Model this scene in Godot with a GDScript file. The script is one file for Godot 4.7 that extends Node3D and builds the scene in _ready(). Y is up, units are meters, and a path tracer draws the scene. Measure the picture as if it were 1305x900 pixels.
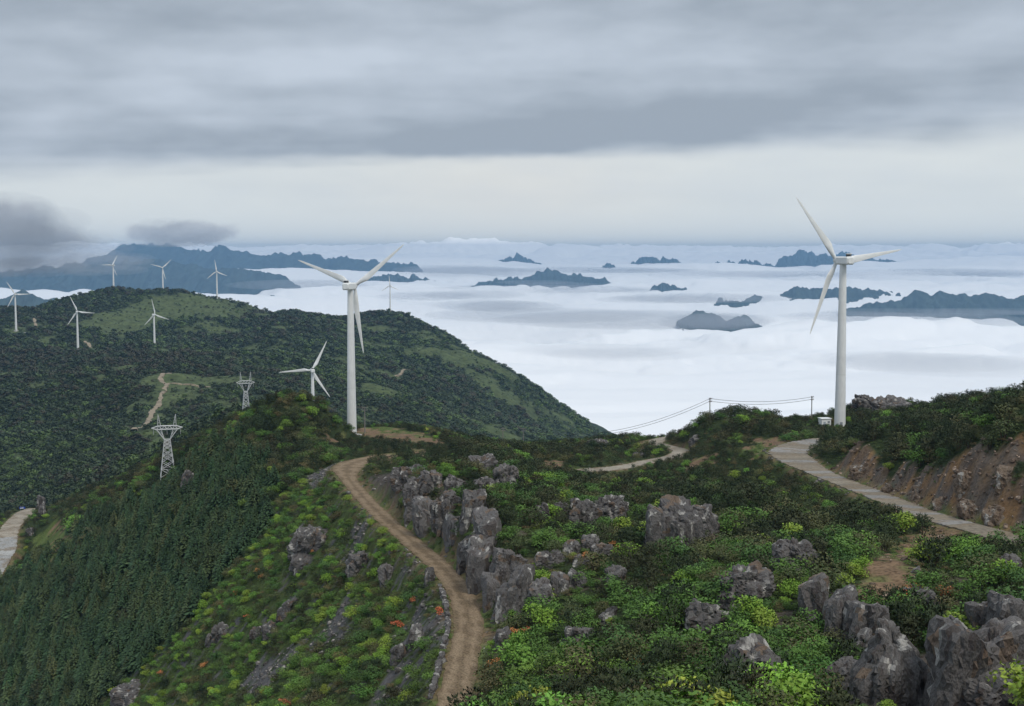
extends Node3D

const NEAR_POINTS := [-3,-146,-53,4,-130,-47.2,11.5,-122,-43.9,18.4,-116,-41.7,24.1,-108,-39.2,29.8,-104,-37.1,36.5,-104,-36.4,43.9,-106,-36.4,43.7,-138,-39.3,53.2,-140,-38,58.9,-142,-37.6,35.5,-140,-40.7,26.9,-142,-42.3,18.9,-150,-44.6,9.8,-158,-48,3,-170,-50.6,52.2,-172,-42.3,45.5,-180,-44.2,35,-185,-45.5,24.5,-195,-46.7,12.7,-205,-49,3.7,-212,-49.4,69.5,-200,-45.9,66.7,-225,-48,61.7,-245,-50.7,51,-262,-52.6,33.8,-245,-51.5,21.2,-262,-54.3,7.9,-262,-52.6,74.9,-182,-45,69.1,-282,-53.9,65.2,-330,-58.8,52.4,-335,-60.8,36.5,-325,-62.7,22.4,-330,-63.7,8.2,-345,-62.2,34.7,-372,-68,48.1,-385,-68.9,25.3,-372,-68,76,-392,-59.9,60.1,-385,-61.3,65.4,-410,-69.2,11.8,-395,-66.6,-2.7,-345,-59.3,79.5,-455,-63.7,93.6,-440,-63,67.4,-470,-66.7,76.4,-500,-73.5,63,-455,-73,65.4,-505,-77.5,46.5,-500,-78.6,24.9,-450,-73.6,5,-450,-73,-14.6,-440,-70.9,62.7,-560,-84.8,77.9,-590,-87.9,48.2,-600,-92,16.8,-560,-88,-4.1,-520,-82.7,-4.9,-200,-43.7,-12,-229,-46,-8.5,-214,-45,-8,-240,-48.2,-20.8,-268,-49,-27.4,-300,-52.5,-3.3,-235,-47.2,-9.6,-290,-52.6,-19.9,-340,-57.4,-1.5,-190,-47.9,-31.4,-375,-62.1,-24.5,-420,-66.8,86.4,-306,-48.1,85.4,-272,-45.5,86.4,-250,-41.5,87.5,-232,-36.8,90.7,-222,-34.1,101,-350,-52.4,105.5,-330,-47.7,109,-305,-42.7,113.3,-278,-35.9,129.5,-350,-46.1,125.3,-400,-54.7,138.5,-340,-43.1,121.4,-457,-64.3,99.6,-430,-62.1,165.6,-540,-65.7,146.5,-520,-66.2,182.6,-540,-67.7,126.9,-520,-70.5,180.6,-480,-64.2,-67.4,-520,-76.5,-76.2,-520,-75.1,-50.5,-525,-77.2,-36.2,-510,-76.3,-60.9,-560,-78.4,-50.1,-600,-86.7,-27.4,-600,-92,-61.8,-440,-70,-47.9,-440,-69.2,-61.6,-475,-73.2,-57.7,-480,-73,-67.3,-480,-72.7,-62.3,-500,-74.2,110.4,-405,-60.6,104,-415,-61.5,-80.1,-485,-56.5,-92,-500,-58.9,-98.3,-500,-62.1,-69.5,-485,-63.3,-74.8,-470,-65.8,-87.7,-460,-65.9,-66.9,-420,-68.2,-112.1,-520,-66.9,-133.8,-555,-80.2,-157,-575,-94.1,-190.6,-600,-109.6,-215,-615,-120.3,-234.6,-625,-131.4,-226,-520,-143.6,-230.6,-560,-134,-239.6,-590,-131.3,-244.5,-620,-130.4,-245.8,-640,-130.9,-226.2,-580,-135,-210.6,-560,-130.4,-85.5,-420,-70.8,-101.3,-430,-80.8,-141.3,-505,-96.5,-129,-450,-96.1,-168.9,-500,-113.2,-203.1,-540,-129.2,-225.2,-560,-144.8,-50.9,-362,-65.7,-51.4,-335,-67.2,-53.6,-310,-70.2,-68.6,-335,-80.1,-89.9,-360,-93.1,-117.4,-390,-108.4,-154.2,-430,-125.2,-196.8,-480,-146,-28,-256,-61.2,-35.4,-262,-66.1,-19.1,-210,-58.4,-29.4,-228,-66.4,-45.5,-262,-76.3,-67.5,-300,-89.3,-88.5,-320,-103.6,-126.1,-370,-127,-167.5,-420,-149.7,-13.5,-172,-56.8,-16.8,-172,-62.4,-27.9,-196,-68.6,-47.1,-235,-83.8,-69.2,-275,-99.8,-99,-320,-117.2,-12.5,-182,-55.3,-11.2,-190,-54.1,-18.5,-228,-57.5,-7.4,-149,-55.6,-6.9,-157,-54.7,-6.4,-165,-53.4,-6.4,-171.5,-53.3,-6.3,-178,-53,-7.3,-186.5,-53.1,-8.4,-195,-53,-10.4,-204.5,-53.5,-12.6,-214,-54,-15.9,-227,-55,-19.4,-240,-55.9,-23.5,-256,-57.1,-28,-272,-58.1,-32.2,-288.5,-59,-36.8,-305,-59.6,-40.8,-322.5,-60.5,-45,-340,-61,-46.3,-353,-61.7,-47.5,-366,-62.2,-45.6,-377,-63.1,-43.5,-388,-64,-40.5,-395,-64.6,-37.4,-402,-65.2,82.6,-192,-46.2,82.8,-197,-46.6,83,-202,-47,81.7,-208.5,-47.3,80.1,-215,-47.6,78.8,-223,-48.1,77.2,-231,-48.6,77.8,-249.5,-50.3,77.6,-268,-51.7,77.7,-289,-53.4,76.9,-310,-54.7,77.2,-325,-55.4,77.2,-340,-56.1,78.2,-348,-56.4,79.2,-356,-56.6,83.2,-364,-56.9,87.4,-372,-57.1,93.7,-378.5,-57.3,100.1,-385,-57.6,21.7,-392,-68.6,34.9,-402,-69.3,47.6,-425,-71.1,57.1,-440,-72,63.6,-468,-74.2,61.3,-492,-76.4,59.8,-520,-79.1,68,-560,-83.4,80.4,-600,-88.2,0,0,-4,0,15,-4,30,0,-6,-30,0,-12,0,-30,-16,30,-30,-15,-30,-30,-24,20,-60,-25,-20,-60,-30,60,-60,-20,60,-20,-10,-60,-60,-55,-60,-20,-40,-100,-100,-85,-100,-40,-75,-60,-120,-66,-100,-160,-95,-150,-200,-125,-150,-100,-115,100,-60,-20,100,-120,-24,130,-180,-25,150,-240,-27,160,-320,-32,200,-300,-35,200,-200,-28,200,-100,-22,180,-420,-48,230,-400,-55,200,-520,-85,120,-620,-110,-250,-300,-180,-250,-200,-170,-260,-420,-190,-250,-60,-150,60,-640,-112,0,-660,-108,-60,-640,-112,-100,-600,-110,-100,-680,-150,0,-720,-140,80,-720,-150,-160,-640,-150,-220,-690,-185,-180,-740,-205,-300,-690,-190,-285,-600,-155,160,-700,-170,-300,-520,-185]
const HILL_POINTS := [-1177,-2500,-125,-1412,-2500,-137,-1020,-2500,-112,-963,-2600,-118,-958,-2750,-104,-946,-2900,-88,-913,-2880,-91,-883,-2900,-96,-807,-2900,-99,-735,-2850,-103,-669,-2850,-105,-569,-2820,-130,-477,-2800,-145,-379,-2850,-155,-322,-2980,-145,-286,-3000,-142,-226,-2950,-153,-165,-2850,-185,-56,-2750,-237,46,-2650,-282,86,-2600,-297,117,-2560,-321,155,-2520,-348,217,-2500,-380,275,-2450,-416,376,-2400,-482,-904,-2280,-138,-730,-2100,-161,-624,-2180,-170,-830,-2200,-151,-771,-2450,-158,-655,-2600,-146,-520,-2500,-156,-357,-2450,-168,-248,-2600,-175,-142,-2450,-211,-47,-2300,-257,53,-2250,-308,127,-2300,-354,-1106,-2200,-162,-737,-1800,-167,-590,-1700,-168,-441,-1550,-163,-343,-1550,-163,-285,-1800,-178,-217,-2000,-198,-113,-1950,-230,-15,-1900,-266,57,-1900,-299,-858,-1700,-190,-555,-1350,-193,-453,-1300,-186,-356,-1250,-179,-277,-1250,-167,-197,-1150,-161,-166,-1300,-190,-99,-1400,-214,-31,-1500,-243,-633,-1250,-203,-379,-1500,-167,-450,-1620,-158,-434,-1050,-211,-380,-1050,-197,-299,-1000,-178,-218,-980,-162,-167,-1040,-160,-101,-1050,-177,-23,-1100,-200,88,-1300,-244,-184,-860,-108,-171,-900,-119,-207,-860,-130,-199,-930,-127,-350,-700,-235,-350,-560,-240,-300,-740,-225,-200,-760,-225,-100,-760,-215,0,-760,-200,100,-760,-220,200,-760,-240,-600,-800,-250,300,-900,-330,400,-1300,-420,300,-1600,-400,600,-2000,-560,500,-2700,-520,800,-2700,-720,1100,-2600,-850,900,-1600,-700,700,-1100,-520,-1400,-3400,-300,-900,-3500,-330,-500,-3500,-380,0,-3600,-420,300,-3500,-520,-1800,-3200,-300,-1500,-2600,-130,-1500,-1800,-220,-1200,-1200,-260,-900,-900,-270,-900,-4000,-600,0,-4100,-750,-1800,-4000,-600,-1332,-2830,-211,-1598,-2830,-225,-1155,-2830,-197,-1085,-2930,-203,-635,-3150,-215,-534,-3130,-232,-423,-3180,-243,-184,-3180,-316,-63,-3080,-376,51,-2980,-427,97,-2930,-444,175,-2850,-504,245,-2830,-540,312,-2780,-582,428,-2730,-658]
const ROAD_DIRT := [-7.4,-55.6,-149,-6.4,-53.4,-165,-6.3,-53,-178,-8.4,-53,-195,-12.6,-54,-214,-19.4,-55.9,-240,-28,-58.1,-272,-36.8,-59.6,-305,-45,-61,-340,-47.5,-62.2,-366,-43.5,-64,-388,-37.4,-65.2,-402]
const ROAD_CONC := [82.6,-46.2,-192,83,-47,-202,80.1,-47.6,-215,77.2,-48.6,-231,77.6,-51.7,-268,76.9,-54.7,-310,77.2,-56.1,-340,79.2,-56.6,-356,87.4,-57.1,-372,100.1,-57.6,-385]
const ROAD_SBEND := [21.7,-68.6,-392,34.9,-69.3,-402,47.6,-71.1,-425,57.1,-72,-440,63.6,-74.2,-468,61.3,-76.4,-492,59.8,-79.1,-520,68,-83.4,-560,80.4,-88.2,-600]
const ROAD_LEFT := [-226,-144.6,-520,-230.3,-135.8,-560,-239.6,-131.6,-590,-246.5,-131.4,-625,-250.1,-133.8,-650]
const REGIONS := [
	[6,[-30.5,-522.5,47.5,-591,103.5,-473,122.4,-460,87.4,-328,71.8,-327,72.1,-266.5,72.6,-217,57.7,-186.5,49.7,-197,38.4,-203.5,33.6,-268.5,10.4,-346,-10,-301.5]],
	[7,[-10.4,-264.5,10.4,-346,33.6,-268.5,38.4,-203.5,52.1,-187.5,39.4,-141.5,23,-146,5.1,-168,-3.6,-175,-8.2,-207,-18.4,-258.5,-22.5,-290]],
	[8,[-5.8,-174,-3.7,-178.5,5.1,-169.5,23.3,-147.5,40.9,-147,49.1,-143.5,61.2,-147.5,33.1,-79,-7.4,-149]],
	[8,[37.2,-204,52.1,-187.5,36.9,-135.5,25.6,-139.5]],
	[8,[53.7,-166.5,79.4,-191.5,55.5,-133.5,44.5,-137.5]],
	[9,[87.4,-328,142.7,-506.5,146.2,-424.5,168.6,-411,91,-221,87.5,-232,85.9,-248.5,85.1,-271,86,-304.5]],
	[10,[83.5,-324.5,86,-304.5,85.1,-271,85.9,-248.5,91.2,-221.5,83.4,-201.5,79.1,-228,80,-265,78.1,-303.5]],
	[9,[109.7,-449.5,148.9,-541,146.2,-424.5,133.4,-387,131.8,-467.5]],
	[1,[-228,-501.5,-209.6,-521,-200.9,-543.5,-160.9,-516,-124,-488,-103.5,-465.5,-83.9,-418.5,-71.8,-375,-70.6,-345,-74.8,-324,-88.2,-327,-109.3,-339.5,-117.9,-338.5,-199,-435]],
	[2,[-227.9,-597,-176.3,-555,-145.4,-532.5,-129.9,-525,-110.7,-513.5,-92.4,-485.5,-77.3,-486.5,-66.9,-491,-70.1,-478.5,-72.4,-455,-61.1,-416.5,-53.7,-400,-54,-376,-59.9,-375.5,-71.8,-375,-83.9,-418.5,-103.5,-465.5,-124,-488,-160.9,-516]],
	[3,[-71.8,-375,-59.9,-375.5,-52,-366.5,-40.4,-307.5,-24,-248,-10.8,-183.5,-10.6,-153,-117.9,-338.5,-109.3,-339.5,-88.2,-327,-70.6,-345]],
	[13,[-225.4,-580,-215.2,-588,-180.6,-510.5,-191.5,-508.5]],
	[4,[-73.2,-456.5,-65,-485.5,-69.1,-555.5,-39,-549.5,-24.1,-494,-15.1,-383.5,-28.2,-483.5,-56.1,-515.5,-64.5,-460]],
	[13,[-67.5,-556.5,-54.2,-564,-23.5,-513,-30.5,-522.5,-51.7,-537.5]],
	[5,[-65.3,-445,-64.4,-480.5,-56.1,-515.5,-28.2,-483.5,-11.5,-346,-11.7,-297,-28.2,-337,-41.4,-403.5,-51.7,-404.5]],
	[11,[-30.8,-347.5,-38.2,-475,-27.6,-406.5,-24.3,-342]],
	[11,[-46,-399.5,-35.6,-401,-28.7,-333.5,-37.5,-340]],
	[14,[-38.7,-336,-29.6,-317.5,-22.6,-259.5,-28.8,-280,-37.5,-316.5]],
	[11,[40.4,-145,48.2,-169.5,60.3,-195,74.6,-223,63.6,-188,45.8,-139,40.4,-138.5]],
	[11,[1.5,-316,9.3,-393,18.3,-418,15.9,-397,8.5,-359.5,2.9,-297.5]],
	[11,[48.9,-362.5,56.4,-384,61.3,-377,57.6,-361,50.4,-353.5]],
	[11,[1.8,-223.5,6,-267.5,4.5,-239,2.2,-222]],
	[11,[40.3,-500.5,62.7,-576.5,60.6,-512.5,50.7,-494.5]],
	[11,[80.9,-438.5,93.9,-422.5,79.7,-363.5,68.6,-353.5]],
	[13,[69.7,-378,78.8,-376,70.7,-342,67.7,-354.5]],
	[11,[74.6,-223,81.2,-196,65.9,-159,68.4,-186.5,65.4,-195.5]],
	[12,[-57.3,-253.5,-52.9,-256.5,-40.1,-244,-38.6,-234.5,-46.2,-230.5]],
	[12,[-37.1,-234.5,-35.3,-243.5,-33.1,-251,-29.5,-243,-29.6,-229,-31.8,-219]],
	[12,[-27.3,-260,-23.5,-251,-14,-210,-15.7,-210.5,-20.3,-227,-24.8,-248]],
	[12,[-37.8,-281.5,-35.6,-284,-30.3,-269.5,-30.4,-259.5,-33.7,-256.5,-35.6,-261]],
	[12,[-20.7,-177,-17.4,-178.5,-12.8,-170,-12.6,-160]],
	[12,[-18.8,-200,-13.2,-197.5,-11.1,-181,-11.7,-170.5,-15.8,-180]],
	[12,[-65.1,-385,-55.2,-393,-45.7,-340,-58,-363]],
	[12,[-9.6,-182,-4.8,-185.5,-1.4,-170,-3.9,-163]],
	[11,[-5.3,-145,-4.1,-149.5,-1.2,-146.5,-1.1,-134]],
	[14,[16.7,-60,37.1,-126.5,41.4,-120.5,45.4,-121,50.8,-122,26.6,-60]],
	[11,[-221.2,-533,-223.9,-566,-226.7,-573.5,-232.4,-579,-227.4,-558.5]],
	[11,[-243,-630.5,-244.3,-639,-227.4,-609,-227.2,-605.5]]]
const ROCKS := [
	[-23.6,-285,6.6,5.2,0],
	[-21.8,-259.5,3.9,6.2,1],
	[-17.4,-244.5,3.7,7.6,1],
	[-12.8,-220.5,3.6,8,1],
	[-9.1,-206,3.3,8.2,1],
	[-5.8,-192,3.1,8.9,1],
	[-7.1,-213,3.2,5.3,1],
	[-4,-196,2.9,7.3,1],
	[-19.9,-260,4.4,5.8,1],
	[-11.8,-228.5,4.3,5.4,1],
	[-7.5,-297,6.5,5.2,0],
	[-6,-253.5,3.8,3.5,0],
	[-1.7,-261,4.6,4.4,0],
	[-16.4,-260.5,4.2,4.6,0],
	[-11.9,-255.5,4.2,4.5,0],
	[-0.6,-185.5,4.1,4.9,1],
	[-1,-174,2.9,5.2,1],
	[1.5,-175,2.4,5.9,1],
	[4.5,-173,3.2,4.2,0],
	[6.9,-175,2.1,3.3,1],
	[9.8,-176,2.4,2.9,0],
	[-1.5,-163,2.1,3.5,0],
	[-3.7,-182,2,5.5,1],
	[9,-188.5,2.4,1.9,0],
	[12.1,-190,2.3,2.4,0],
	[6,-185.5,3.4,2.3,1],
	[13.5,-186,2.7,1.6,0],
	[10.4,-183,2.6,1.4,0],
	[8.2,-152,2.9,2.9,0],
	[12,-157,2,2.4,0],
	[14.7,-174,2.4,2.4,0],
	[24,-191.5,4.4,7.7,1],
	[27.2,-191,4.4,8.6,1],
	[33.1,-208,4.4,7.3,0],
	[22.2,-138,4,3.4,0],
	[28.2,-146,5.3,4.3,0],
	[21.9,-105.5,4,5,0],
	[12.7,-223,4.9,5,0],
	[18,-233.5,6.4,4.7,0],
	[5.6,-222,2.6,2.5,0],
	[9.3,-231.5,2.9,2,0],
	[65.4,-459,10,6.3,0],
	[34.5,-136.5,2.6,5.3,1],
	[34.8,-129,2.4,5.3,1],
	[36.7,-126.5,3.3,5.2,1],
	[29,-91.5,5.3,7.1,2],
	[32.1,-86.5,3,6.4,1],
	[48.7,-128.5,1.5,2.1,0],
	[47.9,-128,1.8,1,0],
	[47.1,-120,2.6,4.3,1],
	[47.4,-114.5,2.9,5.3,1],
	[33.2,-84.5,3,2.1,0],
	[35.7,-88,3.7,5,1],
	[26.9,-98.5,2.9,3,0],
	[37.5,-161,4.6,4.1,0],
	[58.7,-145,2.4,3,0],
	[46.5,-140,2.9,1.6,0],
	[50.1,-152.5,1,1,0],
	[46.6,-134.5,1.7,2.9,0],
	[35.3,-123,1.7,3.1,0],
	[-48.9,-292,8.4,8,0],
	[-49.7,-268,3.4,4.7,0],
	[-52.7,-267,2.8,3.3,0],
	[-57.5,-276.5,3.1,2.6,0],
	[-22.9,-228.5,2.9,3.6,0],
	[-16.5,-178,1.7,3.3,0],
	[-14.3,-178.5,2,3.3,0],
	[-13.7,-202,1.5,2.8,0],
	[-70.6,-296.5,3.7,3.7,0],
	[-73.3,-299,2.6,2.6,0],
	[-100.4,-321,10,4.4,0],
	[-118.9,-453,4.2,7.1,0],
	[-31.6,-253,4.4,4.7,0],
	[147.3,-508,9.5,7,0],
	[150.7,-491,12.3,7.7,0],
	[48.7,-478,4.8,2.4,0],
	[36.3,-518.5,8.1,3.2,0],
	[82.3,-292,4.9,3.3,3],
	[80.9,-268,3.4,2.3,3],
	[81.2,-250.5,4.7,3.1,3],
	[81,-234,4.1,2.9,3],
	[83.3,-222.5,3.9,2.8,3],
	[85.2,-215.5,3.5,2.4,3],
	[87.5,-218.5,3.8,2.7,3],
	[84.6,-229.5,2.9,2,3],
	[-241.4,-631,3.5,9.9,0],
	[-226.6,-597.5,3,6.7,0],
	[-228.2,-582.5,3.6,5.1,0]]
const FLOWERS := [-69.9,-311.5,-69.2,-311,-61.8,-305,-64,-310,-89.7,-313,-73.2,-291.5,-47.4,-293,-10.7,-181.5,-18.4,-198.5,0.3,-163.5,1.5,-164.5,3.8,-166.5,13.3,-130.5,0.3,-164.5,9.4,-124.5,-37.9,-205.5,27.6,-140,46.1,-142.5,47,-142.5,49.5,-140,44.4,-140,10.9,-185,15.7,-194.5,-131.6,-429.5,-18.7,-543,-80.7,-360.5,-2.1,-158,-62.8,-292.5,-16.5,-203.5]
const MOUNTAINS := [
	[19500,[-688,-510,-152,-412,237,-352,395,-303,699,-267,1004,-352,1211,-400,1405,-388,1528,-461]],
	[17500,[1864,-578,1994,-479,2081,-436,2267,-479,2486,-523,2618,-588]],
	[15500,[2427,-618,2542,-550,2688,-570,2833,-579,2978,-550,3220,-579,3364,-492,3479,-434,3751,-453,3944,-424,4331,-453,4671,-473,4867,-570]],
	[13500,[3625,-606,3945,-547,4197,-496,4406,-429,4702,-454,5039,-454,5293,-479,5503,-462,5842,-505]],
	[11600,[1578,-608,1687,-542,1773,-513,1853,-550,1956,-615,2050,-579,2159,-593,2261,-629]],
	[10400,[2784,-675,2881,-616,2932,-597,3031,-643,3109,-623,3201,-675]],
	[9400,[2930,-657,3017,-616,3106,-634,3166,-669]],
	[10600,[3541,-675,3666,-628,3777,-575,3897,-602,4072,-662]],
	[10200,[3944,-649,4070,-592,4166,-605,4372,-649]],
	[26500,[5494,-296,5658,-181,5788,-49,6067,16,6398,-49,6729,-66,7058,0,7307,-82,7888,-181,8584,-264]],
	[27000,[9016,-302,9299,-201,9637,-252,10311,-268,10562,-218,11322,-285]],
	[27000,[2416,-302,2902,-84,3323,-117,3661,-201,4032,-319]],
	[26500,[4090,-296,4584,-165,5328,-231,5577,-313]],
	[25000,[1333,-373,1909,-249,2300,-311,2830,-389]],
	[23500,[-8980,-409,-7947,-146,-7207,146,-6841,131,-6475,175,-6184,73,-5775,15,-5379,102,-5014,15,-4649,-58,-4063,-15,-3770,-29,-3405,-117,-3112,-88,-2673,-161,-2088,-204,-1795,-219,-1561,-395]],
	[17500,[-7561,-327,-6903,-239,-6028,-163,-5482,-141,-4935,-76,-4501,-185,-4066,-239,-3847,-207,-3520,-250,-3237,-327]],
	[20000,[-2328,-448,-2028,-348,-1778,-348,-1529,-386,-1230,-448]],
	[9500,[-4111,-367,-3873,-349,-3753,-308,-3664,-296,-3516,-325,-3310,-379]],
	[27500,[-797,-342,-214,-154,214,-17,471,-171,712,-325]],
	[27500,[-1843,-239,-1585,-154,-986,-239]],
	[18000,[-905,-572,-759,-504,-680,-560]],
	[15500,[-3559,-579,-3413,-521,-3123,-550,-2929,-531,-2775,-560]]]
const HILL_TRACKS := [
	[-454,-1640,-443,-1619,-441,-1580,-440,-1560,-420,-1524,-404,-1530,-387,-1539,-362,-1527,-337,-1520],
	[-420,-1524,-406,-1448,-400,-1391,-381,-1287,-372,-1235,-360,-1184],
	[-199,-2034,-185,-2140,-169,-2216],
	[-748,-2106,-730,-2100,-724,-2161,-758,-2220],
	[-640,-2161,-617,-2157,-613,-2185],
	[-894,-2316,-900,-2372,-938,-2457]]
const HILL_OPEN := [-394,-1559,70,-422,-1572,45,-359,-1557,50,-735,-2114,40,-624,-2150,30,-802,-2550,120,-824,-2426,90,-741,-2678,110,-640,-2750,120,-556,-2755,80,-207,-2694,90,-134,-2584,90,-50,-2444,90,11,-2291,80,-907,-2291,30,-198,-2072,40,-526,-1513,40,-391,-1314,60]

const BANK := [-2732, 89, 366, 236, -2773, 219, 284, 162, -2488, 81, 244, 162, -2326, 16, 244, 106, -2196, -32, 183, 73, -2488, -57, 386, 73, -2618, 236, 162, 89, -2090, 0, 146, 61, -2123, -89, 244, 41, -2407, 150, 203, 98, -2265, 65, 183, 89, -2204, 89, 162, 73, -2448, 219, 162, 73, -2041, -41, 162, 49]
const TORN := [-3180, 151, 179, 96, -3008, 206, 206, 124, -2767, 199, 248, 124, -2561, 144, 193, 82, -2891, 89, 426, 62, -3317, 144, 96, 41]
const MIST := [752, -571, -11200, 1190, 73, -98, -512, -12500, 547, 51, 1942, -599, -11200, 490, 82, 2145, -682, -9600, 720, 62, 1516, -684, -9800, 674, 40, 1991, -522, -14000, 1138, 57, 505, -484, -17000, 1594, 55, 3420, -582, -11000, 894, 54, 3745, -635, -10200, 510, 50, 2734, -648, -10000, 375, 49, -867, -484, -15000, 750, 61, -2364, -463, -17000, 956, 69, 4561, -375, -21000, 1969, 68, 7580, -362, -21000, 1575, 68, 1478, -324, -22000, 1650, 54, -1214, -310, -21000, 1181, 85, 445, -470, -19000, 831, 46, 4448, -622, -13000, 1219, 42, 900, -680, -8600, 752, 28, 2572, -690, -7800, 731, 32]
const EYE_PITCH := -4.574

var rng := RandomNumberGenerator.new()
var near_grid := PackedFloat32Array()
var hill_grid := PackedFloat32Array()
var near_size := Vector2i(154, 202)
var hill_size := Vector2i(126, 146)
var road_at := PackedInt32Array()
var road_p := PackedVector3Array()
var road_w := PackedFloat32Array()
var road_kind := PackedInt32Array()
var region_grid := PackedInt32Array()
var mats := {}
var nz_big: FastNoiseLite
var nz_mid: FastNoiseLite
var nz_small: FastNoiseLite
var nz_warp: FastNoiseLite
var nz_cell: FastNoiseLite
var used_names := {}


class Geo:
	var v := PackedVector3Array()
	var n := PackedVector3Array()
	var c := PackedColorArray()
	var ix := PackedInt32Array()

	func tri(a: Vector3, b: Vector3, d: Vector3, nrm: Vector3, col: Color) -> void:
		var k := v.size()
		v.append(a)
		if (b - a).cross(d - a).dot(nrm) > 0.0:
			v.append(d)
			v.append(b)
		else:
			v.append(b)
			v.append(d)
		for i in 3:
			n.append(nrm)
			c.append(col)
			ix.append(k + i)

	func flat(a: Vector3, b: Vector3, d: Vector3, out: Vector3, col: Color) -> void:
		var nn := (b - a).cross(d - a)
		if nn.length_squared() < 1e-14:
			return
		nn = nn.normalized()
		tri(a, b, d, nn if nn.dot(out) >= 0.0 else -nn, col)

	func quad(a: Vector3, b: Vector3, d: Vector3, e: Vector3, out: Vector3, col: Color) -> void:
		flat(a, b, d, out, col)
		flat(a, d, e, out, col)

	# a rhombic leaf: shaded with nrm, turned so that its front looks along nrm
	func leaf(p: Vector3, dir: Vector3, nrm: Vector3, length: float, width: float, col: Color) -> void:
		var side := dir.cross(nrm).normalized() * width * 0.5
		var m := p + dir * length * 0.5
		var tip := p + dir * length
		var k := v.size()
		var pts: Array[Vector3] = [p, m + side, tip, m - side]
		if (pts[1] - pts[0]).cross(pts[2] - pts[0]).dot(nrm) > 0.0:
			pts = [p, m - side, tip, m + side]
		for q in pts:
			v.append(q)
			n.append(nrm)
			c.append(col)
		ix.append_array(PackedInt32Array([k, k + 1, k + 2, k, k + 2, k + 3]))

	func box(center: Vector3, size: Vector3, basis := Basis(), col := Color.WHITE) -> void:
		var h := size * 0.5
		for ax in 3:
			for sg in [-1.0, 1.0]:
				var o := Vector3.ZERO
				o[ax] = sg
				var u := Vector3.ZERO
				u[(ax + 1) % 3] = 1.0
				var w := Vector3.ZERO
				w[(ax + 2) % 3] = 1.0
				var q: Array[Vector3] = []
				for s in [[-1, -1], [1, -1], [1, 1], [-1, 1]]:
					q.append(center + basis * ((o + u * s[0] + w * s[1]) * h))
				quad(q[0], q[1], q[2], q[3], basis * o, col)

	func tube(a: Vector3, b: Vector3, ra: float, rb: float, seg := 6, col := Color.WHITE, caps := false) -> void:
		var d := (b - a).normalized()
		var u := d.cross(Vector3.RIGHT if absf(d.x) < 0.8 else Vector3.UP).normalized()
		var w := d.cross(u)
		var k := v.size()
		for i in seg:
			var t := TAU * i / seg
			var o := u * cos(t) + w * sin(t)
			v.append(a + o * ra)
			v.append(b + o * rb)
			n.append(o)
			n.append(o)
			c.append(col)
			c.append(col)
		for i in seg:
			var j := (i + 1) % seg
			var p := k + i * 2
			var q := k + j * 2
			var o2 := n[p]
			if (v[q] - v[p]).cross(v[p + 1] - v[p]).dot(o2) > 0.0:
				ix.append_array(PackedInt32Array([p, p + 1, q, q, p + 1, q + 1]))
			else:
				ix.append_array(PackedInt32Array([p, q, p + 1, q, q + 1, p + 1]))
		if caps:
			for i in range(1, seg - 1):
				flat(v[k], v[k + i * 2], v[k + i * 2 + 2], -d, col)
				flat(v[k + 1], v[k + i * 2 + 1], v[k + i * 2 + 3], d, col)

	func mesh() -> ArrayMesh:
		var a := []
		a.resize(Mesh.ARRAY_MAX)
		a[Mesh.ARRAY_VERTEX] = v
		a[Mesh.ARRAY_NORMAL] = n
		a[Mesh.ARRAY_COLOR] = c
		a[Mesh.ARRAY_INDEX] = ix
		var m := ArrayMesh.new()
		m.add_surface_from_arrays(Mesh.PRIMITIVE_TRIANGLES, a)
		return m


# ------------------------------------------------------------------ helpers

func lin(r: float, g: float, b: float) -> Color:
	return Color(r, g, b).linear_to_srgb()


func noise(sd: int, freq: float, octaves := 3) -> FastNoiseLite:
	var f := FastNoiseLite.new()
	f.seed = sd
	f.noise_type = FastNoiseLite.TYPE_SIMPLEX_SMOOTH
	f.frequency = freq
	f.fractal_octaves = octaves
	f.fractal_type = FastNoiseLite.FRACTAL_FBM if octaves > 1 else FastNoiseLite.FRACTAL_NONE
	return f


func noise_texture(sd: int, freq: float, lo: float, hi: float, octaves := 4, side := 512) -> NoiseTexture2D:
	var t := NoiseTexture2D.new()
	t.width = side
	t.height = side
	t.seamless = true
	t.noise = noise(sd, freq, octaves)
	var g := Gradient.new()
	g.set_color(0, Color(lo, lo, lo))
	g.set_color(1, Color(hi, hi, hi))
	t.color_ramp = g
	return t


func normal_texture(sd: int, freq: float, strength: float, octaves := 4, side := 512) -> NoiseTexture2D:
	var t := NoiseTexture2D.new()
	t.width = side
	t.height = side
	t.seamless = true
	t.as_normal_map = true
	t.bump_strength = strength
	t.noise = noise(sd, freq, octaves)
	return t


func material(called: String, col: Color, rough := 0.85, spec := 0.4) -> StandardMaterial3D:
	var m := StandardMaterial3D.new()
	m.resource_name = called
	m.albedo_color = col
	m.roughness = rough
	m.metallic_specular = spec
	m.vertex_color_use_as_albedo = true
	m.cull_mode = BaseMaterial3D.CULL_DISABLED
	mats[called] = m
	return m


func leaf_material(called: String, col: Color, back := 0.35) -> StandardMaterial3D:
	var m := material(called, col, 0.7, 0.3)
	m.backlight_enabled = true
	m.backlight = Color(back * 0.8, back, back * 0.5)
	return m


func numbered(called: String) -> String:
	var k: int = used_names.get(called, 0)
	used_names[called] = k + 1
	return called if k == 0 else "%s_%03d" % [called, k]


func tag(o: Node, label: String, category: String, group := "") -> Node:
	o.set_meta("label", label)
	o.set_meta("category", category)
	if group != "":
		o.set_meta("group", group)
	return o


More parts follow.
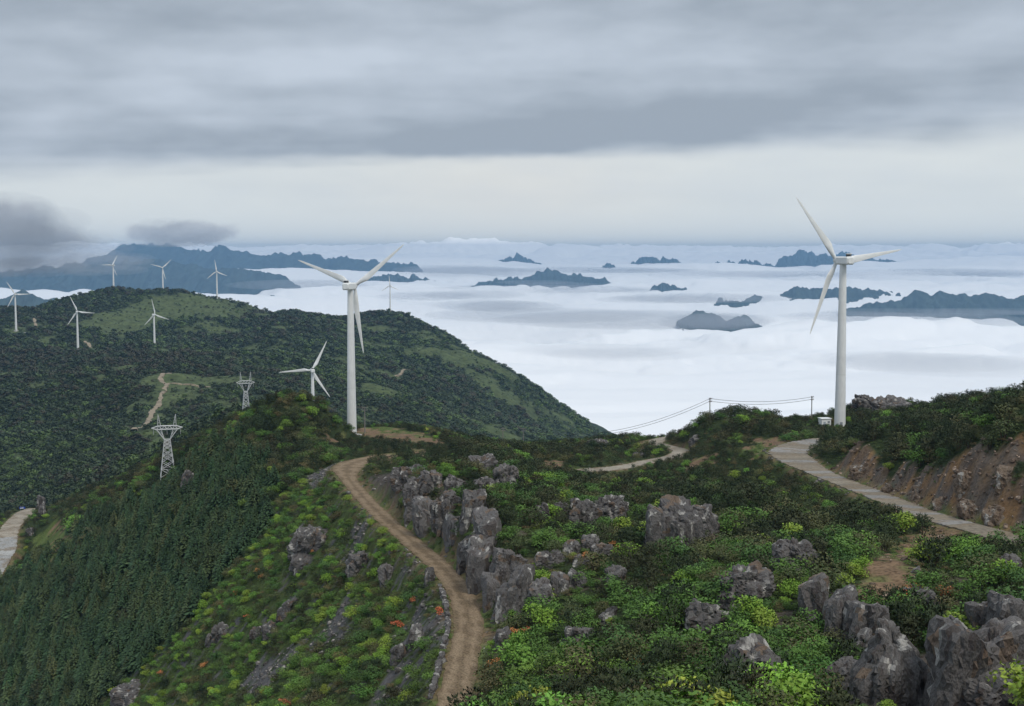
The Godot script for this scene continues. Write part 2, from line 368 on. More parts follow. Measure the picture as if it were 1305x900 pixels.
func thing(called: String, label: String, category: String, where := Vector3.ZERO, turn := 0.0, group := "") -> Node3D:
	var o := Node3D.new()
	o.name = numbered(called)
	o.position = where
	o.rotation.y = turn
	tag(o, label, category, group)
	add_child(o)
	return o


func put(m: Mesh, called: String, mat: Material, parent: Node = null) -> MeshInstance3D:
	var o := MeshInstance3D.new()
	o.mesh = m
	o.material_override = mat
	o.name = called if parent else numbered(called)
	(parent if parent else self).add_child(o, true)
	return o


func setting(m: Mesh, called: String, mat: Material) -> MeshInstance3D:
	var o := put(m, called, mat)
	o.set_meta("kind", "structure")
	return o


func grid_mesh(pos: PackedVector3Array, cols: PackedColorArray, nx: int, nrows: int) -> ArrayMesh:
	var nn := PackedVector3Array()
	nn.resize(pos.size())
	for j in nrows:
		for i in nx:
			var l := pos[j * nx + maxi(i - 1, 0)]
			var r := pos[j * nx + mini(i + 1, nx - 1)]
			var u := pos[maxi(j - 1, 0) * nx + i]
			var d := pos[mini(j + 1, nrows - 1) * nx + i]
			var q := (d - u).cross(r - l).normalized()
			nn[j * nx + i] = q if q.y > 0.0 else -q
	var ix := PackedInt32Array()
	ix.resize((nx - 1) * (nrows - 1) * 6)
	var flip := (pos[1] - pos[0]).cross(pos[nx] - pos[0]).y > 0.0
	var k := 0
	for j in nrows - 1:
		for i in nx - 1:
			var a := j * nx + i
			if flip:
				ix[k] = a; ix[k + 1] = a + nx; ix[k + 2] = a + 1
				ix[k + 3] = a + 1; ix[k + 4] = a + nx; ix[k + 5] = a + nx + 1
			else:
				ix[k] = a; ix[k + 1] = a + 1; ix[k + 2] = a + nx
				ix[k + 3] = a + 1; ix[k + 4] = a + nx + 1; ix[k + 5] = a + nx
			k += 6
	var arr := []
	arr.resize(Mesh.ARRAY_MAX)
	arr[Mesh.ARRAY_VERTEX] = pos
	arr[Mesh.ARRAY_NORMAL] = nn
	arr[Mesh.ARRAY_COLOR] = cols
	arr[Mesh.ARRAY_INDEX] = ix
	var m := ArrayMesh.new()
	m.add_surface_from_arrays(Mesh.PRIMITIVE_TRIANGLES, arr)
	return m


# ------------------------------------------------------------------ the lie of the land

# a thin-plate surface through surveyed spot heights (x, z, y triples), sampled on a grid
func survey(p: Array, lam: float, x0: float, z0: float, step: float, size: Vector2i) -> PackedFloat32Array:
	var n := p.size() / 3
	var m := n + 3
	var px := PackedFloat64Array()
	var pz := PackedFloat64Array()
	for i in n:
		px.append(p[i * 3] / 100.0)
		pz.append(p[i * 3 + 1] / 100.0)
	var rows: Array[PackedFloat64Array] = []
	for i in m:
		var r := PackedFloat64Array()
		r.resize(m + 1)
		if i < n:
			for j in n:
				var d := (px[i] - px[j]) * (px[i] - px[j]) + (pz[i] - pz[j]) * (pz[i] - pz[j])
				r[j] = (0.5 * d * log(d) if d > 0.0 else 0.0) + (lam if i == j else 0.0)
			r[n] = 1.0; r[n + 1] = px[i]; r[n + 2] = pz[i]
			r[m] = p[i * 3 + 2]
		else:
			for j in n:
				r[j] = 1.0 if i == n else (px[j] if i == n + 1 else pz[j])
		rows.append(r)
	for k in m:
		var best := k
		for i in range(k + 1, m):
			if absf(rows[i][k]) > absf(rows[best][k]):
				best = i
		var t := rows[k]
		rows[k] = rows[best]
		rows[best] = t
		var top := rows[k]
		for i in range(k + 1, m):
			var row := rows[i]
			var f := row[k] / top[k]
			if f != 0.0:
				for j in range(k, m + 1):
					row[j] -= f * top[j]
				rows[i] = row
	var w := PackedFloat64Array()
	w.resize(m)
	for k in range(m - 1, -1, -1):
		var sum := rows[k][m]
		for j in range(k + 1, m):
			sum -= rows[k][j] * w[j]
		w[k] = sum / rows[k][k]
	var out := PackedFloat32Array()
	out.resize(size.x * size.y)
	for b in size.y:
		var z := (z0 + b * step) / 100.0
		for a in size.x:
			var x := (x0 + a * step) / 100.0
			var h := w[n] + w[n + 1] * x + w[n + 2] * z
			for i in n:
				var dx := x - px[i]
				var dz := z - pz[i]
				var d := dx * dx + dz * dz
				if d > 1e-12:
					h += w[i] * 0.5 * d * log(d)
			out[b * size.x + a] = h
	return out


func cubic(g: PackedFloat32Array, size: Vector2i, fx: float, fz: float) -> float:
	fx = clampf(fx, 1.0, size.x - 2.001)
	fz = clampf(fz, 1.0, size.y - 2.001)
	var i := int(fx)
	var j := int(fz)
	var u := fx - i
	var v := fz - j
	var r := PackedFloat32Array([0, 0, 0, 0])
	for k in 4:
		var o := mini(j - 1 + k, size.y - 1) * size.x + i
		r[k] = cubic_interpolate(g[o], g[o + 1], g[o - 1], g[mini(o + 2, g.size() - 1)], u)
	return cubic_interpolate(r[1], r[2], r[0], r[3], v)


func near_natural(x: float, z: float) -> float:
	return cubic(near_grid, near_size, (x + 340.0) / 4.0, (z + 775.0) / 4.0)


func hill_height(x: float, z: float) -> float:
	return cubic(hill_grid, hill_size, (x + 1900.0) / 25.0, (z + 4100.0) / 25.0) + 17.0 * nz_big.get_noise_2d(x * 0.16, z * 0.16) - 13.0 * (absf(nz_big.get_noise_2d(x * 0.11 + 70.0, z * 0.05 + 9.0)) - 0.3) + 5.0 * nz_mid.get_noise_2d(x * 0.25 + 900.0, z * 0.25)


func road_near(x: float, z: float) -> int:
	var a := int((x + 340.0) / 2.0)
	var b := int((z + 775.0) / 2.0)
	if a < 0 or b < 0 or a >= 310 or b >= 405:
		return -1
	return road_at[b * 310 + a]


# distance outside the edge of the nearest road (negative on it)
func road_gap(x: float, z: float) -> float:
	var k := road_near(x, z)
	if k < 0:
		return 99.0
	return Vector2(x - road_p[k].x, z - road_p[k].z).length() - road_w[k]


func ground(x: float, z: float) -> float:
	var h := near_natural(x, z)
	h += 1.5 * nz_big.get_noise_2d(x, z) + 0.55 * nz_mid.get_noise_2d(x, z) + 0.16 * nz_small.get_noise_2d(x, z)
	if region(x, z) == 10:
		h += 1.7 * nz_mid.get_noise_2d(x * 2.1, z * 2.1) + 0.7 * nz_small.get_noise_2d(x * 1.3, z * 1.3)
	var k := road_near(x, z)
	if k >= 0:
		var q := road_p[k]
		var gap := Vector2(x - q.x, z - q.z).length() - road_w[k]
		var base := q.y - 0.22
		var reach := 3.2 if h > base else 5.0
		if road_kind[k] == 1:
			reach = 5.5 if h > base else 4.0
		h = lerpf(base, h, smoothstep(0.2, reach, gap))
	return h


func region(x: float, z: float) -> int:
	var wx := x + 3.2 * nz_warp.get_noise_2d(x, z)
	var wz := z + 3.2 * nz_warp.get_noise_2d(z + 400.0, x)
	var a := int((wx + 340.0) / 3.0)
	var b := int((wz + 775.0) / 3.0)
	if a < 0 or b < 0 or a >= 205 or b >= 268:
		return 0
	return region_grid[b * 205 + a]


func spline(p: Array, step: float) -> PackedVector3Array:
	var q: Array[Vector3] = []
	for i in p.size() / 3:
		q.append(Vector3(p[i * 3], p[i * 3 + 1], p[i * 3 + 2]))
	var out := PackedVector3Array()
	for i in q.size() - 1:
		var a := q[maxi(i - 1, 0)]
		var d := q[mini(i + 2, q.size() - 1)]
		var n := maxi(2, int(q[i].distance_to(q[i + 1]) / step))
		for k in n:
			out.append(q[i].cubic_interpolate(q[i + 1], a, d, float(k) / n))
	out.append(q[-1])
	return out


func lay_roads() -> void:
	road_at.resize(310 * 405)
	road_at.fill(-1)
	var best := PackedFloat32Array()
	best.resize(310 * 405)
	best.fill(1e9)
	var all := [[ROAD_DIRT, 2.2], [ROAD_CONC, 3.2], [ROAD_SBEND, 3.3], [ROAD_LEFT, 4.5]]
	for kind in 4:
		var s := spline(all[kind][0], 0.5)
		for i in s.size():
			var k := road_p.size()
			road_p.append(s[i])
			var w: float = all[kind][1]
			if kind == 0:
				w += 2.6 * smoothstep(0.72, 0.84, float(i) / s.size())
			if kind == 1:
				w += 2.2 * smoothstep(0.55, 0.75, float(i) / s.size())
			road_w.append(w)
			road_kind.append(kind)
			var a := int((s[i].x + 340.0) / 2.0)
			var b := int((s[i].z + 775.0) / 2.0)
			for db in range(-7, 8):
				for da in range(-7, 8):
					if a + da < 0 or a + da >= 310 or b + db < 0 or b + db >= 405:
						continue
					var d := Vector2((a + da + 0.5) * 2.0 - 340.0 - s[i].x, (b + db + 0.5) * 2.0 - 775.0 - s[i].z).length() - w
					var o := (b + db) * 310 + a + da
					if d < best[o]:
						best[o] = d
						road_at[o] = k


func lay_regions() -> void:
	region_grid.resize(205 * 268)
	region_grid.fill(0)
	for b in range(215, 268):
		for a in 205:
			region_grid[b * 205 + a] = 8 if a > 109 else 3
	for r in REGIONS:
		var pg := PackedVector2Array()
		var lo := Vector2(1e9, 1e9)
		var hi := -lo
		for i in r[1].size() / 2:
			var q := Vector2(r[1][i * 2], r[1][i * 2 + 1])
			pg.append(q)
			lo = lo.min(q)
			hi = hi.max(q)
		for b in range(maxi(0, int((lo.y + 775.0) / 3.0)), mini(267, int((hi.y + 775.0) / 3.0) + 1) + 1):
			for a in range(maxi(0, int((lo.x + 340.0) / 3.0)), mini(204, int((hi.x + 340.0) / 3.0) + 1) + 1):
				if Geometry2D.is_point_in_polygon(Vector2((a + 0.5) * 3.0 - 340.0, (b + 0.5) * 3.0 - 775.0), pg):
					region_grid[b * 205 + a] = r[0]


func in_wedge(x: float, z: float, slack: float) -> bool:
	return z < -72.0 and absf(x) < -z * 0.415 * slack + 8.0


# is the line of sight from the lookout to this spot clear of the ground?
func in_sight(p: Vector3) -> bool:
	for i in range(6, 29):
		var q := p * (i / 30.0)
		if q.z < -70.0 and near_natural(q.x, q.z) > q.y + 0.8:
			return false
	return true


# ------------------------------------------------------------------ sky

func bump2(az: float, el: float, a0: float, e0: float, ra: float, re: float, tilt := 0.0) -> float:
	var x := (az - a0) / ra
	var y := (el - e0 - tilt * (az - a0)) / re
	return exp(-x * x - y * y)


var sky_n: Array[FastNoiseLite] = []


func sky_color(el: float, azr: float) -> Color:
	var low := Vector3(0.735, 0.78, 0.785)
	var dark := Vector3(0.345, 0.402, 0.472)
	var light := Vector3(0.56, 0.63, 0.72)
	var az := rad_to_deg(azr)
	var sy := sin(deg_to_rad(el))
	var cy := cos(deg_to_rad(el))
	var k := 1.0 / (maxf(sy, 0.0) + 0.055)
	var lx := sin(azr) * cy * k
	var lz := -cos(azr) * cy * k
	var n := sky_n[0].get_noise_2d(lx * 2.2, lz * 3.4)
	var f := sky_n[1].get_noise_2d(lx * 1.5, lz * 4.0)
	var s := sky_n[2].get_noise_3d(lx * 4.0, 7.0, lz * 8.0)
	# ragged small structure, drawn out only a little by the wind
	var ux := sin(azr) * cy
	var uz := -cos(azr) * cy
	var rag := sky_n[3].get_noise_3d(ux * 60.0, sy * 190.0, uz * 60.0)
	var v := 0.44 + 0.5 * n + 0.16 * f + 0.3 * s + 0.42 * rag
	# the deck's heavy and thin places
	v += 0.50 * bump2(az, el, -4.0, 8.4, 9.0, 0.9, -0.02)
	v += 0.30 * bump2(az, el, -14.0, 6.7, 6.0, 0.5, -0.02)
	v -= 0.42 * bump2(az, el, 1.0, 5.3, 13.0, 0.75, 0.045)
	v -= 0.40 * bump2(az, el, 19.0, 7.2, 13.0, 0.7, 0.09)
	v -= 0.35 * bump2(az, el, -19.0, 10.2, 8.0, 1.6, 0.02)
	v -= 0.22 * bump2(az, el, 14.0, 10.6, 12.0, 1.4, 0.0)
	v += 0.20 * bump2(az, el, 17.0, 5.2, 9.0, 0.7, 0.05)
	v = clampf(v, 0.0, 1.0)
	var edge := 4.25 + 0.045 * maxf(az - 2.0, 0.0) - 0.055 * maxf(-az - 6.0, 0.0) + 0.35 * n + 0.12 * f + 0.3 * rag
	var t := smoothstep(edge - 0.25 - 0.045 * absf(az + 3.0), edge + 0.35 + 0.035 * absf(az + 3.0), el)
	t = maxf(t, 0.22 * smoothstep(0.5, 3.0, el) * (0.5 + 0.8 * s + 0.9 * rag))
	var deck := dark.lerp(light, v)
	var lowc := low + Vector3(0.045, 0.012, -0.02) * bump2(az, el, 0.0, 3.0, 7.0, 2.0)
	var c := lowc.lerp(deck, t)
	# low scud: the bank that runs down to the hill, and the torn scrap beside it
	var puff := sky_n[4].get_noise_3d(ux * 210.0, sy * 330.0, uz * 210.0)
	var top := -0.15 + 0.52 * maxf(-az - 17.2, 0.0) + 0.06 * maxf(-az - 20.0, 0.0) + 0.75 * puff
	var scud := smoothstep(0.0, 0.28, top - el) * (1.0 if az > -60.0 else 0.0)
	scud = maxf(scud, smoothstep(0.05, 0.45, 1.0 - Vector2((az + 14.7) / 2.5, (el - 0.78) / 0.6).length() + 0.75 * puff))
	var grey := Vector3(0.40, 0.425, 0.465).lerp(Vector3(0.56, 0.59, 0.625), clampf(0.5 + 1.1 * puff + 0.5 * rag, 0.0, 1.0))
	c = c.lerp(grey, scud * 0.92)
	# an overcast sky brightens towards the zenith
	c *= 1.0 + 0.7 * smoothstep(12.0, 75.0, el)
	return Color(c.x, c.y, c.z)


func make_sky() -> ImageTexture:
	var w := 4096
	var h := 2048
	var im := Image.create(w, h, false, Image.FORMAT_RGBF)
	im.fill(Color(0.66, 0.70, 0.72))
	sky_n = [noise(71, 0.11, 5), noise(72, 0.5, 4), noise(73, 0.02, 3), noise(74, 0.16, 5), noise(75, 0.16, 5)]
	var fine_row := int((90.0 - 14.0) / 180.0 * h) / 4 * 4
	for j in range(0, fine_row, 4):
		for i in range(0, w, 4):
			im.fill_rect(Rect2i(i, j, 4, 4), sky_color(90.0 - (j + 2.0) * 180.0 / h, wrapf((i + 2.0) / w * TAU, -PI, PI)))
	for j in range(fine_row, h / 2 + 4):
		var el := 90.0 - (j + 0.5) * 180.0 / h
		for i in w:
			# the open country behind the lookout needs no finer drawing
			if i > 700 and i < 3396:
				if i % 4 == 0 and j % 4 == 0:
					im.fill_rect(Rect2i(i, j, 4, 4), sky_color(el, wrapf((i + 2.0) / w * TAU, -PI, PI)))
				continue
			im.set_pixel(i, j, sky_color(el, wrapf((i + 0.5) / w * TAU, -PI, PI)))
	return ImageTexture.create_from_image(im)


# ------------------------------------------------------------------ ground

const EARTH := Vector3(0.20, 0.135, 0.085)
const SCREE := Vector3(0.105, 0.10, 0.10)
const UNDER := Vector3(0.038, 0.052, 0.022)
const GRASS := Vector3(0.095, 0.125, 0.040)


func ground_color(x: float, z: float) -> Vector3:
	var r := region(x, z)
	var m := nz_mid.get_noise_2d(x * 1.7 + 50.0, z * 1.7)
	var s := nz_small.get_noise_2d(x * 2.0, z * 2.0 + 80.0)
	var c := UNDER
	match r:
		4, 11:
			c = EARTH
			if m > 0.22:
				c = EARTH.lerp(GRASS, 0.7)
		10:
			c = EARTH.lerp(Vector3(0.13, 0.112, 0.10), clampf(0.6 + 1.1 * m, 0.0, 1.0))
			if nz_mid.get_noise_2d(x * 1.1 + 9.0, z * 1.1) > 0.2:
				c = Vector3(0.24, 0.145, 0.075)
		12:
			c = SCREE if m < 0.3 else UNDER
		13:
			c = GRASS
			if m > 0.3:
				c = EARTH
		14:
			c = Vector3(0.095, 0.08, 0.07)
		3:
			c = UNDER.lerp(GRASS, 0.45)
			if m > 0.36:
				c = SCREE
		7, 8:
			if m > 0.3:
				c = Vector3(0.10, 0.085, 0.065)
	var gap := road_gap(x, z)
	if gap < 2.6:
		var verge := EARTH.lerp(GRASS, clampf(0.5 + m * 1.4, 0.0, 1.0))
		c = c.lerp(verge, 1.0 - smoothstep(0.6, 2.6, gap + s))
	return c * (1.0 + 0.35 * s + 0.2 * m)


func make_near_ground() -> void:
	var xs := PackedFloat32Array()
	var zs := PackedFloat32Array()
	var x := -336.0
	while x <= 266.0:
		xs.append(x)
		x += 2.4 if x < -200.0 or x > 140.0 else 1.5
	var z := -768.0
	while z <= 24.0:
		zs.append(z)
		z += clampf(-z * 0.0062, 1.0, 3.4)
	var pos := PackedVector3Array()
	var col := PackedColorArray()
	for zz in zs:
		for xx in xs:
			pos.append(Vector3(xx, ground(xx, zz), zz))
			var c := ground_color(xx, zz)
			col.append(Color(c.x, c.y, c.z))
	print("near ground ", pos.size())
	var m := material("soil and undergrowth", Color.WHITE, 0.95, 0.2)
	m.albedo_texture = noise_texture(11, 0.02, 0.62, 1.25)
	m.uv1_triplanar = true
	m.uv1_world_triplanar = true
	m.uv1_scale = Vector3.ONE * 0.11
	m.normal_enabled = true
	m.normal_texture = normal_texture(12, 0.03, 6.0)
	m.normal_scale = 0.8
	setting(grid_mesh(pos, col, xs.size(), zs.size()), "ground", m)


var track_cells := {}


func lay_hill_tracks() -> void:
	for tr in HILL_TRACKS:
		for i in tr.size() / 2 - 1:
			var a := Vector2(tr[i * 2], tr[i * 2 + 1])
			var b := Vector2(tr[i * 2 + 2], tr[i * 2 + 3])
			var n := int(a.distance_to(b) / 3.0) + 1
			for k in n:
				var p := a.lerp(b, float(k) / n)
				for d in [Vector2.ZERO, Vector2(6, 0), Vector2(-6, 0), Vector2(0, 6), Vector2(0, -6)]:
					track_cells[Vector2i((p + d) / 6.0)] = true


func make_hill_tracks() -> void:
	var m := material("pale hill track", lin(0.27, 0.225, 0.165), 0.95, 0.2)
	for tr in HILL_TRACKS:
		var g := Geo.new()
		var pts := PackedVector3Array()
		for i in tr.size() / 2 - 1:
			var a := Vector2(tr[i * 2], tr[i * 2 + 1])
			var b := Vector2(tr[i * 2 + 2], tr[i * 2 + 3])
			var n := int(a.distance_to(b) / 5.0) + 1
			for k in n:
				var p := a.lerp(b, float(k) / n) + Vector2(1, 1) * 3.0 * nz_mid.get_noise_2d(a.x + k * 2.0, a.y)
				pts.append(Vector3(p.x, hill_height(p.x, p.y) + 1.0, p.y))
		for i in pts.size() - 1:
			var d := (pts[i + 1] - pts[i])
			d.y = 0
			var s := Vector3(-d.z, 0, d.x).normalized() * (2.6 + 1.8 * nz_mid.get_noise_2d(pts[i].x, pts[i].z))
			var c := 1.0 + 0.35 * nz_small.get_noise_2d(pts[i].x, pts[i].z)
			g.quad(pts[i] - s, pts[i] + s, pts[i + 1] + s, pts[i + 1] - s, Vector3.UP, Color(c, c, c))
			for e in [-1.0, 1.0]:
				g.quad(pts[i] + s * e, pts[i + 1] + s * e, pts[i + 1] + s * e * 1.3 + Vector3.DOWN * 4.0, pts[i] + s * e * 1.3 + Vector3.DOWN * 4.0, s * e, Color(c, c, c))
		setting(g.mesh(), "hill_track", m)


func hill_cover(x: float, z: float) -> float:
	var open := 0.0
	for i in HILL_OPEN.size() / 3:
		var r: float = HILL_OPEN[i * 3 + 2]
		var dx: float = (x - HILL_OPEN[i * 3]) / r
		var dz: float = (z - HILL_OPEN[i * 3 + 1]) / (r * 1.5)
		var d := dx * dx + dz * dz
		if d < 3.0:
			open += 0.55 * exp(-d * 1.3)
	return open + nz_big.get_noise_2d(x * 0.2 + 300.0, z * 0.2) + 0.55 * nz_mid.get_noise_2d(x * 0.3, z * 0.3 + 77.0)


func make_hill() -> void:
	var pos := PackedVector3Array()
	var col := PackedColorArray()
	var nx := 300
	var nr := 300
	for j in nr:
		var z := -4050.0 + 3500.0 * j / (nr - 1)
		for i in nx:
			var x := -1880.0 + 3000.0 * i / (nx - 1)
			pos.append(Vector3(x, hill_height(x, z), z))
			var k := hill_cover(x, z)
			var c := Vector3(0.045, 0.060, 0.034).lerp(Vector3(0.088, 0.112, 0.050), smoothstep(0.12, 0.6, k + 0.35 * nz_mid.get_noise_2d(x * 0.6, z * 0.6)))
			c *= 1.0 + 0.4 * nz_mid.get_noise_2d(x * 0.9, z * 0.9)
			col.append(Color(c.x, c.y, c.z))
	var m := material("hill turf", Color.WHITE, 0.95, 0.2)
	m.albedo_texture = noise_texture(13, 0.015, 0.55, 1.35)
	m.uv1_triplanar = true
	m.uv1_world_triplanar = true
	m.uv1_scale = Vector3.ONE * 0.012
	setting(grid_mesh(pos, col, nx, nr), "hill", m)


func cloud_top(x: float, z: float, na: FastNoiseLite, nb: FastNoiseLite, nc: FastNoiseLite) -> float:
	var d := sqrt(x * x * 0.6 + z * z)
	var calm := smoothstep(5200.0, 10500.0, d)
	var wx := x + 900.0 * na.get_noise_2d(z * 1.7, x * 0.7)
	var big := na.get_noise_2d(wx * 0.55, z * 1.25)
	var mid := absf(nb.get_noise_2d(wx * 0.38, z * 1.2))
	var small := absf(nc.get_noise_2d(wx * 0.7, z * 1.4))
	var far := smoothstep(26500.0, 37000.0, d)
	var h := -800.0 + 30.0 * smoothstep(9000.0, 4000.0, d) + 470.0 * smoothstep(12000.0, 28000.0, d) + 170.0 * smoothstep(28000.0, 70000.0, d) + (34.0 + 96.0 * calm) * big
	h += (14.0 + 150.0 * calm) * mid * (0.6 + 0.8 * clampf(0.5 + big, 0.0, 1.0))
	h += (4.0 + 30.0 * calm) * small
	# stepped banks: higher sheets of cloud that end in steep puffy fronts
	var edge := na.get_noise_2d(wx * 0.9 + 7000.0, z * 2.6) + 0.10 * small + 0.05 * nb.get_noise_2d(wx, z * 2.0)
	h += (26.0 + 44.0 * calm) * (smoothstep(-0.05, 0.09, edge) + 0.8 * smoothstep(0.2, 0.32, edge) - 0.9 * smoothstep(-0.16, -0.28, edge))
	h += far * (420.0 * maxf(0.0, nb.get_noise_2d(x * 0.3 + 5000.0, z * 0.4) + 0.12) + 260.0 * mid * small + 90.0)
	return h


func make_cloud_sea() -> void:
	var na := noise(31, 0.00016, 3)
	var nb := noise(32, 0.00042, 4)
	var nc := noise(33, 0.0016, 4)
	var nx := 620
	var zs := PackedFloat32Array()
	var d := 2300.0
	while d < 96000.0:
		zs.append(-d)
		d *= 1.0088
	var pos := PackedVector3Array()
	var col := PackedColorArray()
	for z in zs:
		for i in nx:
			var x := -z * (-0.66 + 1.32 * i / (nx - 1))
			pos.append(Vector3(x, cloud_top(x, z, na, nb, nc), z))
			col.append(Color.WHITE)
	print("cloud sea ", pos.size())
	var m := material("cloud", lin(0.88, 0.88, 0.88), 1.0, 0.0)
	m.specular_mode = BaseMaterial3D.SPECULAR_DISABLED
	var o := setting(grid_mesh(pos, col, nx, zs.size()), "cloud_sea", m)


func make_mountains() -> void:
	var m := material("far forest", Color.WHITE, 0.95, 0.1)
	var rid := noise(41, 0.001, 4)
	var fine := noise(42, 0.0045, 4)
	var k := 0
	for mt in MOUNTAINS:
		var d: float = mt[0]
		var pr: Array = mt[1]
		var n := pr.size() / 2
		var x0: float = pr[0]
		var x1: float = pr[n * 2 - 2]
		var span := x1 - x0
		var nx := 220
		var nr := 49
		var pos := PackedVector3Array()
		var col := PackedColorArray()
		var depth := clampf(span * 0.3, 700.0, 3600.0)
		for j in nr:
			var v := -1.0 + 2.0 * j / (nr - 1)
			for i in nx:
				var u := -0.06 + 1.12 * i / (nx - 1)
				var x := x0 + span * u
				# the crest line, read off the surveyed profile
				var h: float = -900.0
				for q in n - 1:
					if x >= pr[q * 2] and x <= pr[q * 2 + 2]:
						var t: float = (x - pr[q * 2]) / (pr[q * 2 + 2] - pr[q * 2])
						h = lerpf(pr[q * 2 + 1], pr[q * 2 + 3], t)
				if x < x0:
					h = pr[1] - (x0 - x) * 0.5
				if x > x1:
					h = pr[n * 2 - 1] - (x - x1) * 0.5
				var wob := rid.get_noise_2d(x, k * 977.0) * depth * 0.22
				var z := -d + v * depth + wob
				var tall := h + 1000.0
				var spur := 1.0 - absf(rid.get_noise_2d(x * 1.6, z * 0.7 + k * 500.0)) * 1.3
				var fall := pow(absf(v), 1.15)
				var y := h + fine.get_noise_2d(x * 1.3, z + k * 311.0) * tall * 0.06 * (0.5 + fall) + (fine.get_noise_2d(x * 0.9 + k * 77.0, z * 0.9) * 0.0042 + fine.get_noise_2d(x * 3.0, z * 3.0) * 0.0012) * d - fall * tall * (0.85 + 0.4 * (1.0 - spur))
				pos.append(Vector3(x, y, z))
				var c := Vector3(0.062, 0.086, 0.080) * (1.0 + 0.5 * fine.get_noise_2d(x * 2.0, z * 2.0))
				col.append(Color(c.x, c.y, c.z))
		setting(grid_mesh(pos, col, nx, nr), "mountain", m)
		k += 1


func make_clouds() -> void:
	var m := FogMaterial.new()
	m.density = 0.001
	m.albedo = Color(0.95, 0.96, 0.98)
	# the grey bank trailing off the hill, then the small torn cloud beside it: puffs as offsets and half sizes in metres
	var banks := [
		["broad grey cloud bank trailing down behind the turbine hill", 6500.0, BANK],
		["small torn grey cloud hanging over the blue mountains", 11000.0, TORN],
	]
	for b in banks:
		var d: float = b[1]
		var o := thing("cloud", b[0], "cloud", Vector3(0, 0, -d))
		for i in b[2].size() / 4:
			for s in 4:
				var f := FogVolume.new()
				f.shape = RenderingServer.FOG_VOLUME_SHAPE_ELLIPSOID
				f.material = m
				f.name = "puff"
				var rx: float = b[2][i * 4 + 2]
				var ry: float = b[2][i * 4 + 3]
				f.size = Vector3(rx, ry * rng.randf_range(0.8, 1.2), rx * 0.7) * 2.0 * rng.randf_range(0.35, 0.85)
				f.position = Vector3(b[2][i * 4] + rng.randf_range(-0.5, 0.5) * rx, b[2][i * 4 + 1] + rng.randf_range(-0.4, 0.4) * ry, rng.randf_range(-0.5, 0.5) * rx)
				o.add_child(f, true)


# thin grey sheets of mist lying along the cloud sea: place, half width, half height in metres
func make_mist() -> void:
	var m := FogMaterial.new()
	m.density = 0.00042
	m.albedo = Color(0.97, 0.98, 1.0)
	var o := Node3D.new()
	o.name = "cloud_mist"
	o.set_meta("kind", "stuff")
	tag(o, "thin grey sheets of mist lying along the cloud sea", "mist")
	add_child(o)
	for i in MIST.size() / 5:
		for s in 2:
			var f := FogVolume.new()
			f.shape = RenderingServer.FOG_VOLUME_SHAPE_ELLIPSOID
			f.material = m
			f.name = "sheet"
			var rx: float = MIST[i * 5 + 3]
			f.size = Vector3(rx, MIST[i * 5 + 4], 750.0) * 2.0 * rng.randf_range(0.7, 1.1)
			f.position = Vector3(MIST[i * 5] + rng.randf_range(-0.6, 0.6) * rx, MIST[i * 5 + 1] + rng.randf_range(-0.6, 0.6) * MIST[i * 5 + 4], MIST[i * 5 + 2])
			o.add_child(f, true)


# ------------------------------------------------------------------ roads

